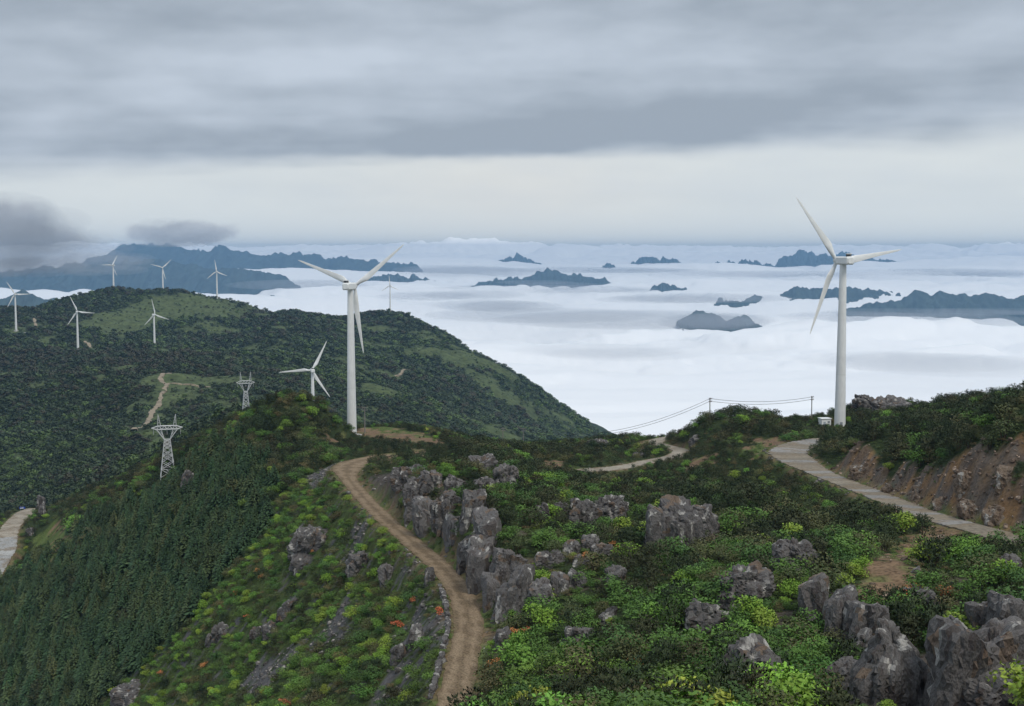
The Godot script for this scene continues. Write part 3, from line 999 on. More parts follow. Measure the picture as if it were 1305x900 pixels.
func make_roads() -> void:
	var dirt := material("packed dirt", Color.WHITE, 0.95, 0.2)
	dirt.albedo_texture = noise_texture(21, 0.03, 0.7, 1.2)
	dirt.uv1_triplanar = true
	dirt.uv1_world_triplanar = true
	dirt.uv1_scale = Vector3.ONE * 0.16
	var conc := material("worn concrete", Color.WHITE, 0.85, 0.3)
	conc.albedo_texture = noise_texture(22, 0.02, 0.78, 1.12)
	conc.uv1_triplanar = true
	conc.uv1_world_triplanar = true
	conc.uv1_scale = Vector3.ONE * 0.1
	var names := ["dirt_track", "concrete_road", "winding_road", "valley_road"]
	for kind in 4:
		var idx := PackedInt32Array()
		for i in road_p.size():
			if road_kind[i] == kind:
				idx.append(i)
		var root := Node3D.new()
		root.name = names[kind]
		root.set_meta("kind", "structure")
		add_child(root)
		var per := 11 if kind == 1 or kind == 3 else 16
		var s := 0
		while s < idx.size() - 1:
			var e := mini(s + per, idx.size() - 1)
			if kind == 0:
				e = idx.size() - 1
			var g := Geo.new()
			var tone := rng.randf_range(0.82, 1.12)
			var tint := Vector3(0.30, 0.285, 0.255)
			if kind == 1:
				tint = [Vector3(0.28, 0.268, 0.25), Vector3(0.25, 0.212, 0.16), Vector3(0.255, 0.222, 0.172)][rng.randi() % 3]
			elif kind == 2:
				tint = Vector3(0.31, 0.275, 0.22)
			elif kind == 3:
				tint = Vector3(0.40, 0.395, 0.375) if s < idx.size() * 0.45 else Vector3(0.33, 0.29, 0.23)
			var gapend := 0 if kind == 0 else 1
			var cross := [-1.0, -0.72, -0.5, -0.28, 0.0, 0.28, 0.5, 0.72, 1.0]
			var ring: Array[PackedVector3Array] = []
			var rcol: Array[PackedColorArray] = []
			for i in range(s, e + 1, 1):
				var p := road_p[idx[i]]
				var a := road_p[idx[maxi(i - 2, 0)]]
				var b := road_p[idx[mini(i + 2, idx.size() - 1)]]
				if i == e and gapend and e < idx.size() - 1:
					p = p.lerp(road_p[idx[i - 1]], 0.12)
				var d := (b - a)
				d.y = 0.0
				d = d.normalized()
				var side := Vector3(-d.z, 0, d.x)
				var pr := PackedVector3Array()
				var pc := PackedColorArray()
				for c in cross:
					var w := road_w[idx[i]] * (0.96 + 0.16 * nz_small.get_noise_2d(p.x * 1.3 + c * 31.0, p.z * 1.3))
					var q: Vector3 = p + side * (c * w)
					var sm := nz_small.get_noise_2d(q.x * 3.0, q.z * 3.0)
					q.y += 0.05 * sm
					var k := tint * tone
					if kind == 0:
						q.y -= 0.09 * (1.0 if absf(absf(c) - 0.5) < 0.1 else 0.0)
						q.y -= 0.16 * (1.0 if absf(c) > 0.9 else 0.0)
						var rut := absf(absf(c) - 0.5) + 0.45 * nz_mid.get_noise_2d(q.x * 2.5, q.z * 2.5) < 0.24
						k = Vector3(0.255, 0.19, 0.125) if rut else Vector3(0.17, 0.125, 0.08)
						k = k.lerp(GRASS, 0.35 * clampf(nz_mid.get_noise_2d(q.x * 3.0, q.z * 3.0) * 2.0, 0.0, 1.0)) if absf(c) > 0.9 else k
					else:
						k = k.lerp(Vector3(0.22, 0.17, 0.115), clampf(nz_mid.get_noise_2d(q.x * 2.0, q.z * 2.0) * 1.6 + absf(c) * 0.45 - 0.15, 0.0, 0.8))
					k *= 1.0 + 0.25 * sm
					pr.append(q)
					pc.append(Color(k.x, k.y, k.z))
				ring.append(pr)
				rcol.append(pc)
			var nc := cross.size()
			for i in ring.size():
				for c in nc:
					g.v.append(ring[i][c])
					g.n.append(Vector3.UP)
					g.c.append(rcol[i][c])
			for i in ring.size() - 1:
				for c in nc - 1:
					var o := i * nc + c
					var up := (g.v[o + 1] - g.v[o]).cross(g.v[o + nc] - g.v[o]).y > 0.0
					g.ix.append_array(PackedInt32Array([o, o + nc, o + 1, o + 1, o + nc, o + nc + 1] if up else [o, o + 1, o + nc, o + 1, o + nc + 1, o + nc]))
				for sd in [0, nc - 1]:
					var p0 := ring[i][sd]
					var p1 := ring[i + 1][sd]
					var outw := (p0 - ring[i][nc / 2])
					g.quad(p0, p1, p1 + Vector3.DOWN * 0.5, p0 + Vector3.DOWN * 0.5, outw, rcol[i][sd])
			put(g.mesh(), "slab" if kind != 0 else "track_bed", conc if kind != 0 else dirt, root)
			s = e


# ------------------------------------------------------------------ rock

func rock_mesh(w: float, h: float, dp: float, style: int, sd: int, nu := 30, nv := 20) -> ArrayMesh:
	var crack := nz_cell
	var rough := nz_small
	var lich := nz_mid
	var off := Vector3(sd * 37.3, sd * 11.1, sd * 53.7)
	var grid: Array[PackedVector3Array] = []
	var r := RandomNumberGenerator.new()
	r.seed = 1000 + sd
	var lean := Vector3(r.randf_range(-0.12, 0.12), 0, r.randf_range(-0.1, 0.1))
	var top_cut := r.randf_range(0.6, 0.95)
	var cut_dir := Vector3(r.randf_range(-0.5, 0.5), 1.0, r.randf_range(-0.2, 0.5)).normalized()
	for j in nv + 1:
		var row := PackedVector3Array()
		var th := PI * j / nv
		for i in nu:
			var ph := TAU * (i + 0.5 * (j % 2)) / nu
			var d := Vector3(sin(th) * cos(ph), cos(th), sin(th) * sin(ph))
			var e := 6.0 if style == 1 else 3.2
			var f := pow(pow(absf(d.x), e) + pow(absf(d.y), e) + pow(absf(d.z), e), -1.0 / e)
			var q := d * f
			if style == 2:
				q.x *= 1.0 - 0.62 * smoothstep(-0.3, 1.0, q.y)
				q.z *= 1.0 - 0.5 * smoothstep(-0.3, 1.0, q.y)
			var over := q.dot(cut_dir) - top_cut
			if over > 0.0:
				q -= cut_dir * over * 0.85
			var p := Vector3(q.x * w, q.y * h, q.z * dp) * 0.5
			var s := p + off
			var unit := (w + h) * 0.5
			var fr := 5.2 / unit
			var squash := 0.22 if style == 1 or style == 2 else 0.55
			var cr := crack.get_noise_3d(s.x * fr, s.y * fr * squash, s.z * fr)
			var cr2 := crack.get_noise_3d(s.x * fr * 2.3 + 9.0, s.y * fr * squash * 3.0, s.z * fr * 2.3)
			var disp := (0.12 if style != 2 else 0.07) * clampf((cr + 1.0) * 2.6, 0.0, 1.0) + 0.06 * clampf((cr2 + 1.0) * 2.2, 0.0, 1.0) - 0.12
			disp += 0.03 * (clampf((crack.get_noise_3d(s.x * fr * 5.0, s.y * fr * squash * 4.0 + 3.0, s.z * fr * 5.0) + 1.0) * 2.0, 0.0, 1.0) - 0.5)
			disp += 0.075 * rough.get_noise_3d(s.x * fr * 1.3, s.y * fr * 0.7, s.z * fr * 1.3)
			disp += 0.10 * lich.get_noise_3d(s.x * fr * 1.1, s.y * fr * 0.6, s.z * fr * 1.1)
			p += Vector3(d.x, d.y * 0.6, d.z).normalized() * disp * minf(w, h) * 1.15
			p += lean * (p.y + h * 0.5)
			row.append(p)
		grid.append(row)
	var g := Geo.new()
	var base := (Vector3(0.125, 0.117, 0.113) if style != 3 else Vector3(0.165, 0.128, 0.098)) * r.randf_range(0.85, 1.2)
	for j in nv:
		for i in nu:
			var i2 := (i + 1) % nu
			var quad: Array[Vector3] = [grid[j][i], grid[j][i2], grid[j + 1][i2], grid[j + 1][i]]
			var mid := (quad[0] + quad[2]) * 0.5
			var s := mid + off
			var l := lich.get_noise_3d(s.x * 9.0, s.y * 1.3, s.z * 9.0) + 0.6 * rough.get_noise_3d(s.x * 2.0, s.y * 0.6, s.z * 2.0)
			var col := base
			if l > 0.30:
				col = base.lerp(Vector3(0.36, 0.345, 0.32), smoothstep(0.30, 0.62, l))
			elif l < -0.34:
				col = base * Vector3(0.66, 0.62, 0.6)
			if rough.get_noise_3d(s.x * 0.8, s.y * 0.8 + 40.0, s.z * 0.8) > 0.42:
				col = col.lerp(Vector3(0.17, 0.115, 0.075), 0.6)
			col *= 1.0 + 0.22 * rough.get_noise_3d(s.x * 6.0, s.y * 3.0, s.z * 6.0)
			var cc := Color(col.x, col.y, col.z)
			if (i + j) % 2 == 0:
				g.flat(quad[0], quad[1], quad[2], mid, cc)
				g.flat(quad[0], quad[2], quad[3], mid, cc)
			else:
				g.flat(quad[0], quad[1], quad[3], mid, cc)
				g.flat(quad[1], quad[2], quad[3], mid, cc)
	return g.mesh()


func rock_material() -> StandardMaterial3D:
	var m := material("weathered rock", Color.WHITE, 0.92, 0.3)
	m.albedo_texture = noise_texture(23, 0.03, 0.6, 1.3, 5)
	m.uv1_triplanar = true
	m.uv1_world_triplanar = true
	m.uv1_scale = Vector3(0.35, 0.14, 0.35)
	m.normal_enabled = true
	m.normal_texture = normal_texture(24, 0.035, 9.0, 5)
	m.normal_scale = 1.0
	return m


func place_of(x: float, z: float) -> String:
	var gap_k := road_near(x, z)
	if gap_k >= 0:
		if road_kind[gap_k] == 0:
			return "beside the dirt track"
		if road_kind[gap_k] == 1:
			return "beside the concrete road"
	match region(x, z):
		1:
			if Vector2(x + 142.7, z + 515.0).length() < 42.0:
				return "near the lattice pylon"
			if x < -190.0 and z < -480.0:
				return "in the plantation near the valley road"
			if z < -440.0:
				return "high in the conifer plantation"
			if z > -335.0:
				return "low in the conifer plantation"
			return "in the middle of the conifer plantation"
		2: return "on the dark knoll beside the turbine"
		3:
			return "on the scrubby slope below the dirt track" if z > -270.0 else "high on the scrubby slope beside the knoll"
		4, 5, 11: return "at the edge of a bare earth patch"
		6: return "on the dark saddle between the two roads"
		7: return "among the boulders above the dirt track"
		8:
			if x > 45.0:
				return "among the crags below the concrete road"
			return "on the rocky slope below the lookout" if x > 8.0 else "on the rocky slope between lookout and dirt track"
		9: return "on top of the earth cutting"
		10: return "on the face of the earth cutting"
	return "on the mountain ridge"


var rock_spots := PackedVector3Array()


func make_rocks() -> void:
	var m := rock_material()
	var k := 0
	for r in ROCKS:
		var x: float = r[0]
		var z: float = r[1]
		var w: float = r[2]
		var h: float = r[3]
		var st := int(r[4])
		var bedded := st == 3
		var big := w > 4.0
		var dp := maxf(w * 1.1, h * 0.95) if st == 1 else w * 1.1
		var sink := (0.22 if not bedded else 0.95) * h + 0.5
		var o := put(rock_mesh(w * (1.35 if st == 1 else 1.18), h + sink * 1.6, dp, st, k, 72 if big else 40, 48 if big else 26), "boulder" if st == 0 else "rock_outcrop", m)
		o.position = Vector3(x, ground(x, z) + h * 0.45 - sink * 0.8, z - dp * 0.42)
		# keep the rocks clear of the carriageways
		for step in 12:
			var rk := road_near(o.position.x, o.position.z)
			if rk < 0 or road_gap(o.position.x, o.position.z) > w * 0.62:
				break
			var away := Vector3(o.position.x - road_p[rk].x, 0, o.position.z - road_p[rk].z).normalized()
			o.position += away * 0.5
		o.rotation.y = rng.randf_range(-0.35, 0.35)
		rock_spots.append(Vector3(o.position.x * 0.985, w * 0.8, o.position.z + w * 0.75))
		var tone: String = ["dark grey", "grey", "brownish grey"][k % 3]
		var kind: String = ["weathered boulder", "fissured rock slab", "pointed rock pinnacle", "rock bedded in soil"][st]
		var size: String = "huge" if w > 6.5 else ("large" if w > 3.5 else "small")
		tag(o, "%s %s %s %s" % [size, tone, kind, place_of(x, z)], "rock", "%ss %s" % [kind, place_of(x, z)])
		k += 1
	# loose stones of the screes and cuttings
	var stone := rock_mesh(1.0, 0.55, 0.8, 0, 400, 10, 7)
	var place := []
	var z := -110.0
	while z > -420.0:
		var x := -170.0
		while x < 130.0:
			var q := Vector2(x + rng.randf_range(-0.6, 0.6), z + rng.randf_range(-0.6, 0.6))
			x += 1.15
			var rg := region(q.x, q.y)
			var gap := road_gap(q.x, q.y)
			var chance := 0.0
			if rg == 12:
				chance = 0.8
			elif rg == 10:
				chance = 0.9
			elif rg == 11 or rg == 14:
				chance = 0.14
			elif rg == 4:
				chance = 0.04
			elif gap > 0.0 and gap < 2.5:
				chance = 0.16
			if gap < 0.2 or rng.randf() > chance:
				continue
			place.append([Vector3(q.x, ground(q.x, q.y), q.y), rng.randf_range(0.25, 0.9) * (1.9 if rng.randf() < 0.2 else 1.0), rg])
		z -= 1.15
	scatter_stones(stone, place, m)


func scatter_stones(mesh: Mesh, list: Array, m: Material) -> void:
	var mm := MultiMesh.new()
	mm.transform_format = MultiMesh.TRANSFORM_3D
	mm.use_colors = true
	mm.mesh = mesh
	mm.instance_count = list.size()
	for i in list.size():
		var b := Basis.from_euler(Vector3(rng.randf_range(-0.5, 0.5), rng.randf() * TAU, rng.randf_range(-0.5, 0.5))).scaled(Vector3.ONE * list[i][1])
		mm.set_instance_transform(i, Transform3D(b, list[i][0]))
		var t := rng.randf_range(0.75, 1.7)
		mm.set_instance_color(i, Color(t, t * 0.98, t * 0.95) if not list[i][2] in [10, 11] else Color(t * 1.15, t * 0.92, t * 0.74))
	var o := MultiMeshInstance3D.new()
	o.multimesh = mm
	o.material_override = m
	o.name = numbered("loose_scree")
	o.set_meta("kind", "stuff")
	tag(o, "loose grey scree stones strewn on slopes and cuttings", "scree")
	add_child(o)


# ------------------------------------------------------------------ plants

func rand_dir(r: RandomNumberGenerator) -> Vector3:
	var y := r.randf_range(-1.0, 1.0)
	var t := r.randf() * TAU
	var k := sqrt(1.0 - y * y)
	return Vector3(k * cos(t), y, k * sin(t))


# a broad-leaved bush one metre tall: lobes on forked stems, leaves spread through each lobe's outer half
func leafy_crown(sd: int, lobes: int, per: int, leaf: float, wide: float) -> ArrayMesh:
	var r := RandomNumberGenerator.new()
	r.seed = sd
	var g := Geo.new()
	for l in lobes:
		var t := TAU * l / lobes + r.randf_range(-0.4, 0.4)
		var out := r.randf_range(0.12, 0.42) * wide if l > 1 else 0.08
		var c := Vector3(cos(t) * out, r.randf_range(0.30, 0.74) - out * 0.25, sin(t) * out)
		var rad := r.randf_range(0.17, 0.27)
		var tone := r.randf_range(0.82, 1.18)
		for k in per:
			var d := rand_dir(r)
			if d.y < -0.25 and r.randf() < 0.6:
				d.y = -d.y
			var p := c + d * rad * pow(r.randf_range(0.3, 1.0), 0.5) * Vector3(1.15, 0.85, 1.15)
			if p.y < 0.02:
				continue
			var nrm := (d * 0.8 + Vector3(0, 0.35, 0) + rand_dir(r) * 0.55).normalized()
			var dir := (nrm.cross(rand_dir(r)) + d * 0.35 - Vector3(0, 0.15, 0)).normalized()
			var s := r.randf_range(0.7, 1.3) * leaf
			var v := tone * r.randf_range(0.65, 1.45)
			g.leaf(p, dir, nrm, s, s * 0.62, Color(v * r.randf_range(0.9, 1.1), v, v * 0.9))
	return g.mesh()


# a wind-clipped pine shrub: tiers of flat pads carrying upright needle tufts
func pine_crown(sd: int, pads: int, per: int) -> ArrayMesh:
	var r := RandomNumberGenerator.new()
	r.seed = sd
	var g := Geo.new()
	for l in pads:
		var y := lerpf(0.16, 0.86, float(l) / (pads - 1)) + r.randf_range(-0.05, 0.05)
		var reach := (1.0 - y) * 0.62 + 0.08
		var t := l * 2.4 + r.randf_range(-0.5, 0.5)
		var out := reach * r.randf_range(0.35, 0.9)
		var c := Vector3(cos(t) * out, y, sin(t) * out)
		var rad := r.randf_range(0.13, 0.22)
		var tone := r.randf_range(0.8, 1.2)
		for k in per:
			var d := rand_dir(r)
			var p := c + Vector3(d.x * rad * 1.2, d.y * rad * 0.5, d.z * rad * 1.2)
			var up := (Vector3(d.x * 0.7 + cos(t) * 0.3, 0.75, d.z * 0.7 + sin(t) * 0.3)).normalized()
			var nrm0 := (d * 0.55 + Vector3(cos(t), 1.0, sin(t)) * 0.5).normalized()
			for q in 3:
				var dir := (up + rand_dir(r) * 0.75).normalized()
				var nrm := (nrm0 + rand_dir(r) * 0.45).normalized()
				var s := r.randf_range(0.055, 0.105)
				var v := tone * r.randf_range(0.7, 1.35)
				g.leaf(p, dir, nrm, s, s * 0.30, Color(v, v, v))
	return g.mesh()


# a young plantation conifer, one metre tall: whorls of drooping sprays that shorten upwards
func conifer_crown(sd: int) -> ArrayMesh:
	var r := RandomNumberGenerator.new()
	r.seed = sd
	var g := Geo.new()
	var tiers := 13
	for l in tiers:
		var f := float(l) / (tiers - 1)
		var y := lerpf(0.10, 0.95, f)
		var reach := 0.30 * pow(1.0 - f, 0.8) + 0.02
		var n := int(lerpf(11.0, 5.0, f))
		for b in n:
			var t := TAU * (b + r.randf_range(-0.3, 0.3)) / n + l * 0.7
			var o := Vector3(cos(t), 0, sin(t))
			var len := reach * r.randf_range(0.75, 1.2)
			var root := Vector3(0, y + r.randf_range(-0.015, 0.015), 0)
			var v := r.randf_range(0.7, 1.3)
			for q in 4:
				var a := root + o * len * (0.15 + 0.2 * q) + Vector3(0, 0.03 * sin(q * 0.9) - 0.02 * q, 0)
				var dir := (o + Vector3(0, 0.25 - 0.22 * q, 0) + rand_dir(r) * 0.45).normalized()
				var nrm := (o * 0.6 + Vector3(0, 0.75, 0) + rand_dir(r) * 0.35).normalized()
				g.leaf(a, dir, nrm, len * 0.5 + 0.03, 0.045 + 0.05 * (1.0 - f), Color(v, v, v))
	for q in 5:
		g.leaf(Vector3(0, 0.92, 0), (Vector3.UP + rand_dir(r) * 0.3).normalized(), rand_dir(r), 0.1, 0.03, Color(1, 1, 1))
	return g.mesh()


func stems(sd: int, forks: int, tall: float) -> ArrayMesh:
	var r := RandomNumberGenerator.new()
	r.seed = sd
	var g := Geo.new()
	if forks == 0:
		g.tube(Vector3(0, -0.08, 0), Vector3(0, 0.95, 0), 0.022, 0.004, 5)
		return g.mesh()
	for k in forks:
		var t := TAU * k / forks + r.randf_range(-0.4, 0.4)
		var a := Vector3(cos(t) * 0.02, -0.08, sin(t) * 0.02)
		var b := Vector3(cos(t) * 0.12, tall * 0.45, sin(t) * 0.12)
		var c := Vector3(cos(t) * 0.26, tall, sin(t) * 0.26)
		g.tube(a, b, 0.022, 0.015, 5)
		g.tube(b, c, 0.015, 0.005, 4)
		g.tube(b, b + Vector3(cos(t + 1.2) * 0.15, tall * 0.35, sin(t + 1.2) * 0.15), 0.010, 0.004, 4)
	return g.mesh()


var kinds := {}


func plant_kinds() -> void:
	var bark := material("bark", lin(0.07, 0.052, 0.04), 0.95, 0.2)
	var table := {
		"pine_shrub": [[lin(0.038, 0.056, 0.026), lin(0.050, 0.072, 0.032), lin(0.066, 0.076, 0.038)], 0.2],
		"leafy_bush": [[lin(0.088, 0.170, 0.038), lin(0.105, 0.195, 0.044), lin(0.074, 0.145, 0.042)], 0.4],
		"bright_bush": [[lin(0.195, 0.325, 0.048), lin(0.240, 0.330, 0.054), lin(0.160, 0.300, 0.056)], 0.45],
		"olive_bush": [[lin(0.090, 0.100, 0.042), lin(0.112, 0.108, 0.050), lin(0.080, 0.104, 0.042)], 0.3],
		"conifer_tree": [[lin(0.048, 0.090, 0.040), lin(0.058, 0.104, 0.044), lin(0.078, 0.112, 0.046)], 0.2],
		"flowering_bush": [[lin(0.58, 0.15, 0.07), lin(0.62, 0.21, 0.10), lin(0.55, 0.24, 0.09)], 0.4],
	}
	var sd := 500
	for k in table:
		var crowns: Array[ArrayMesh] = []
		var leaves: Array[StandardMaterial3D] = []
		for c in table[k][0]:
			leaves.append(leaf_material(k + " foliage %d" % leaves.size(), c, table[k][1]))
		var trunk: ArrayMesh
		for i in 3:
			sd += 1
			match k:
				"pine_shrub": crowns.append(pine_crown(sd, 17, 30))
				"conifer_tree": crowns.append(conifer_crown(sd))
				"olive_bush": crowns.append(leafy_crown(sd, 9, 62, 0.075, 1.1))
				"bright_bush": crowns.append(leafy_crown(sd, 11, 75, 0.08, 1.0))
				"flowering_bush": crowns.append(leafy_crown(sd, 7, 40, 0.12, 1.2))
				_: crowns.append(leafy_crown(sd, 12, 75, 0.075, 1.1))
		trunk = stems(sd, 0 if k == "conifer_tree" else 4, 0.6)
		kinds[k] = {"crowns": crowns, "leaves": leaves, "trunk": trunk, "bark": bark, "list": []}


const WORDS := {
	"pine_shrub": ["wind-clipped pine shrub", "shrub", ["blackish green", "dark green", "brownish green"]],
	"leafy_bush": ["broad-leaved bush", "bush", ["mid green", "fresh green", "deep green"]],
	"bright_bush": ["leafy bush", "bush", ["lime green", "yellow-green", "bright green"]],
	"olive_bush": ["twiggy bush", "bush", ["dull olive", "olive brown", "grey-green"]],
	"conifer_tree": ["young conifer", "tree", ["deep green", "dark green", "paler green"]],
	"flowering_bush": ["blossoming bush", "flowering bush", ["orange red", "salmon orange", "tawny orange"]],
}
# region: chance of a plant per 2.5 m cell, weights of pine, leafy, bright, olive, conifer, least and greatest height
const MIX := {
	0: [0.7, [0.55, 0.15, 0.02, 0.28, 0.0], 1.4, 3.2],
	1: [0.52, [0.05, 0.03, 0.01, 0.05, 0.86], 3.6, 9.0],
	2: [0.75, [0.48, 0.20, 0.06, 0.26, 0.0], 2.0, 4.6],
	3: [0.97, [0.12, 0.46, 0.18, 0.24, 0.0], 1.2, 2.9],
	4: [0.03, [0.5, 0.1, 0.0, 0.4, 0.0], 0.6, 1.4],
	5: [0.97, [0.75, 0.05, 0.0, 0.05, 0.15], 1.4, 2.7],
	6: [0.58, [0.66, 0.14, 0.04, 0.16, 0.0], 2.0, 5.2],
	7: [0.70, [0.38, 0.34, 0.12, 0.16, 0.0], 1.5, 4.2],
	8: [0.66, [0.20, 0.45, 0.22, 0.13, 0.0], 1.8, 4.8],
	9: [0.60, [0.70, 0.12, 0.03, 0.15, 0.0], 2.2, 5.2],
	10: [0.03, [0.3, 0.3, 0.1, 0.3, 0.0], 0.5, 1.0],
	11: [0.05, [0.5, 0.2, 0.0, 0.3, 0.0], 0.5, 1.2],
	12: [0.06, [0.1, 0.5, 0.2, 0.2, 0.0], 0.5, 1.2],
	13: [0.08, [0.4, 0.2, 0.0, 0.4, 0.0], 0.5, 1.2],
	14: [0.05, [0.3, 0.3, 0.0, 0.4, 0.0], 0.5, 1.0],
}


func scatter_plants() -> void:
	var order := ["pine_shrub", "leafy_bush", "bright_bush", "olive_bush", "conifer_tree"]
	var patch := noise(61, 0.06, 2)
	var z := -74.0
	while z > -735.0:
		var x := -320.0
		while x < 260.0:
			var p := Vector2(x + rng.randf_range(-1.1, 1.1), z + rng.randf_range(-1.1, 1.1))
			x += 2.5
			if not in_wedge(p.x, p.y, 1.14):
				continue
			var rg := region(p.x, p.y)
			var row: Array = MIX[rg]
			var gap := road_gap(p.x, p.y)
			if gap < 1.3 or rng.randf() > row[0]:
				continue
			var u := rng.randf()
			# like grows beside like
			var k := 0
			var clump := clampf(0.5 + 0.9 * patch.get_noise_2d(p.x, p.y) + rng.randf_range(-0.4, 0.4), 0.0, 0.999)
			u = clump
			for i in 5:
				u -= row[1][i]
				if u < 0.0:
					k = i
					break
			if rg == 1:
				k = 4 if rng.randf() < 0.88 else k
			var h := rng.randf_range(row[2], row[3]) * (0.8 if gap < 4.0 else 1.0)
			if p.y < -340.0 and p.y > -470.0 and p.x > 10.0 and p.x < 72.0:
				h *= 0.6
			if p.y < -215.0 and p.y > -345.0 and p.x > 50.0 and p.x < 78.0:
				h *= 0.62
			if p.x > -47.0 and p.x < -26.0 and p.y < -352.0 and p.y > -388.0:
				h = minf(h, 0.7)
			if p.x > 96.0 and p.x < 136.0 and p.y < -396.0 and p.y > -470.0:
				h = minf(h * 0.5, 1.5)
			# soil is thin at the foot of the rocks
			for s in rock_spots:
				if absf(p.x - s.x) < s.y and absf(p.y - s.z) < s.y:
					h = minf(h, 1.3)
					break
			kinds[order[k]].list.append([Vector3(p.x, ground(p.x, p.y) - 0.05, p.y), h])
		z -= 2.5
	for i in FLOWERS.size() / 2:
		var fx: float = FLOWERS[i * 2]
		var fz: float = FLOWERS[i * 2 + 1]
		kinds["flowering_bush"].list.append([Vector3(fx, ground(fx, fz) + 0.3, fz), rng.randf_range(1.2, 1.9)])
	for k in kinds:
		plant_out(k)


func plant_out(k: String) -> void:
	var kd: Dictionary = kinds[k]
	var list: Array = kd.list
	for e in list:
		var s: float = e[1] / -e[0].z
		if not in_wedge(e[0].x, e[0].z, 0.97) or e[0].y / e[0].z > 0.345 + 0.0:
			s *= 0.05
		elif not in_sight(e[0] + Vector3(0, e[1] * 0.6, 0)):
			s *= 0.1
		e.append(s)
	list.sort_custom(func(a, b): return a[2] > b[2])
	var rest: Array = [[], [], []]
	var protos := {}
	for i in list.size():
		var e: Array = list[i]
		var turn := rng.randf() * TAU
		var v := rng.randi() % 3
		var tone := rng.randi() % 3
		var sc := Vector3(e[1] * rng.randf_range(0.9, 1.35), e[1], e[1] * rng.randf_range(0.9, 1.35))
		if k == "conifer_tree":
			sc = Vector3(e[1] * rng.randf_range(0.9, 1.2), e[1], e[1] * rng.randf_range(0.9, 1.2))
		if i < 290:
			var key := v * 3 + tone
			var o: Node3D
			if protos.has(key):
				o = protos[key].duplicate()
			else:
				o = Node3D.new()
				put(kd.trunk, "trunk", kd.bark, o)
				put(kd.crowns[v], "crown", kd.leaves[tone], o)
				protos[key] = o
			o.name = numbered(k)
			add_child(o)
			o.position = e[0]
			o.rotation.y = turn
			o.scale = sc
			var here := place_of(e[0].x, e[0].z)
			var f := 2.2 if k == "conifer_tree" else 1.0
			var size: String = "tall" if e[1] > 2.7 * f else ("low" if e[1] < 1.7 * f else ("large" if e[1] > 2.2 * f else "middling"))
			tag(o, "%s %s %s %s" % [size, WORDS[k][2][tone], WORDS[k][0], here], WORDS[k][1], "%s plants %s" % [WORDS[k][0], here])
		else:
			rest[v].append([Transform3D(Basis(Vector3.UP, turn).scaled_local(sc), e[0]), tone])
	print(k, " ", list.size())
	if rest[0].is_empty():
		return
	var mass := thing("shrubbery" if k != "conifer_tree" else "forest", "mass of %s growth covering the ridge" % (WORDS[k][2][0] + " " + WORDS[k][0]), "shrubbery" if k != "conifer_tree" else "forest")
	mass.set_meta("kind", "stuff")
	for v in 3:
		if rest[v].is_empty():
			continue
		var mm := MultiMesh.new()
		mm.transform_format = MultiMesh.TRANSFORM_3D
		mm.use_colors = true
		mm.mesh = kd.crowns[v]
		mm.instance_count = rest[v].size()
		for i in rest[v].size():
			mm.set_instance_transform(i, rest[v][i][0])
			var t := rng.randf_range(0.62, 1.45)
			mm.set_instance_color(i, Color(t * rng.randf_range(0.88, 1.25), t, t))
		var o := MultiMeshInstance3D.new()
		o.multimesh = mm
		o.material_override = kd.leaves[v]
		o.name = "foliage"
		mass.add_child(o, true)


func ground_cover() -> void:
	var low: Array[ArrayMesh] = [leafy_crown(801, 6, 34, 0.16, 1.6), leafy_crown(802, 6, 34, 0.14, 1.6)]
	var lm := leaf_material("undergrowth leaves", Color.WHITE, 0.3)
	var list: Array = [[], []]
	var patch := noise(62, 0.05, 2)
	var z := -76.0
	while z > -470.0:
		var x := -210.0
		var step := 1.35 if z > -260.0 else 2.0
		while x < 200.0:
			var p := Vector2(x + rng.randf_range(-0.6, 0.6), z + rng.randf_range(-0.6, 0.6))
			x += step
			if not in_wedge(p.x, p.y, 1.1):
				continue
			var rg := region(p.x, p.y)
			var chance := 0.8
			if rg in [4, 10, 11, 12, 14]:
				chance = 0.05
			elif rg == 1 or rg == 5:
				chance = 0.3
			elif rg == 13:
				chance = 0.5
			var gap := road_gap(p.x, p.y)
			if gap < 0.5 or rng.randf() > chance:
				continue
			var f := 0.5 + 0.5 * patch.get_noise_2d(p.x, p.y) + rng.randf_range(-0.25, 0.25)
			var c := Vector3(0.058, 0.080, 0.032).lerp(Vector3(0.125, 0.195, 0.048), clampf(f, 0.0, 1.0))
			if rg in [2, 5, 6, 9]:
				c = c.lerp(Vector3(0.055, 0.066, 0.032), 0.6)
			if rng.randf() < 0.08:
				c = Vector3(0.13, 0.10, 0.05)
			list[rng.randi() % 2].append([Vector3(p.x, ground(p.x, p.y) - 0.08, p.y), rng.randf_range(0.5, 1.1), c * rng.randf_range(0.8, 1.2)])
		z -= step
	var mass := thing("undergrowth", "low leafy undergrowth between the shrubs and rocks", "undergrowth")
	mass.set_meta("kind", "stuff")
	for v in 2:
		var mm := MultiMesh.new()
		mm.transform_format = MultiMesh.TRANSFORM_3D
		mm.use_colors = true
		mm.mesh = low[v]
		mm.instance_count = list[v].size()
		for i in list[v].size():
			var e: Array = list[v][i]
			var s: float = e[1]
			mm.set_instance_transform(i, Transform3D(Basis(Vector3.UP, rng.randf() * TAU).scaled_local(Vector3(s * 1.3, s * 0.8, s * 1.3)), e[0]))
			mm.set_instance_color(i, Color(e[2].x, e[2].y, e[2].z))
		var o := MultiMeshInstance3D.new()
		o.multimesh = mm
		o.material_override = lm
		o.name = "foliage"
		mass.add_child(o, true)
		print("undergrowth ", list[v].size())


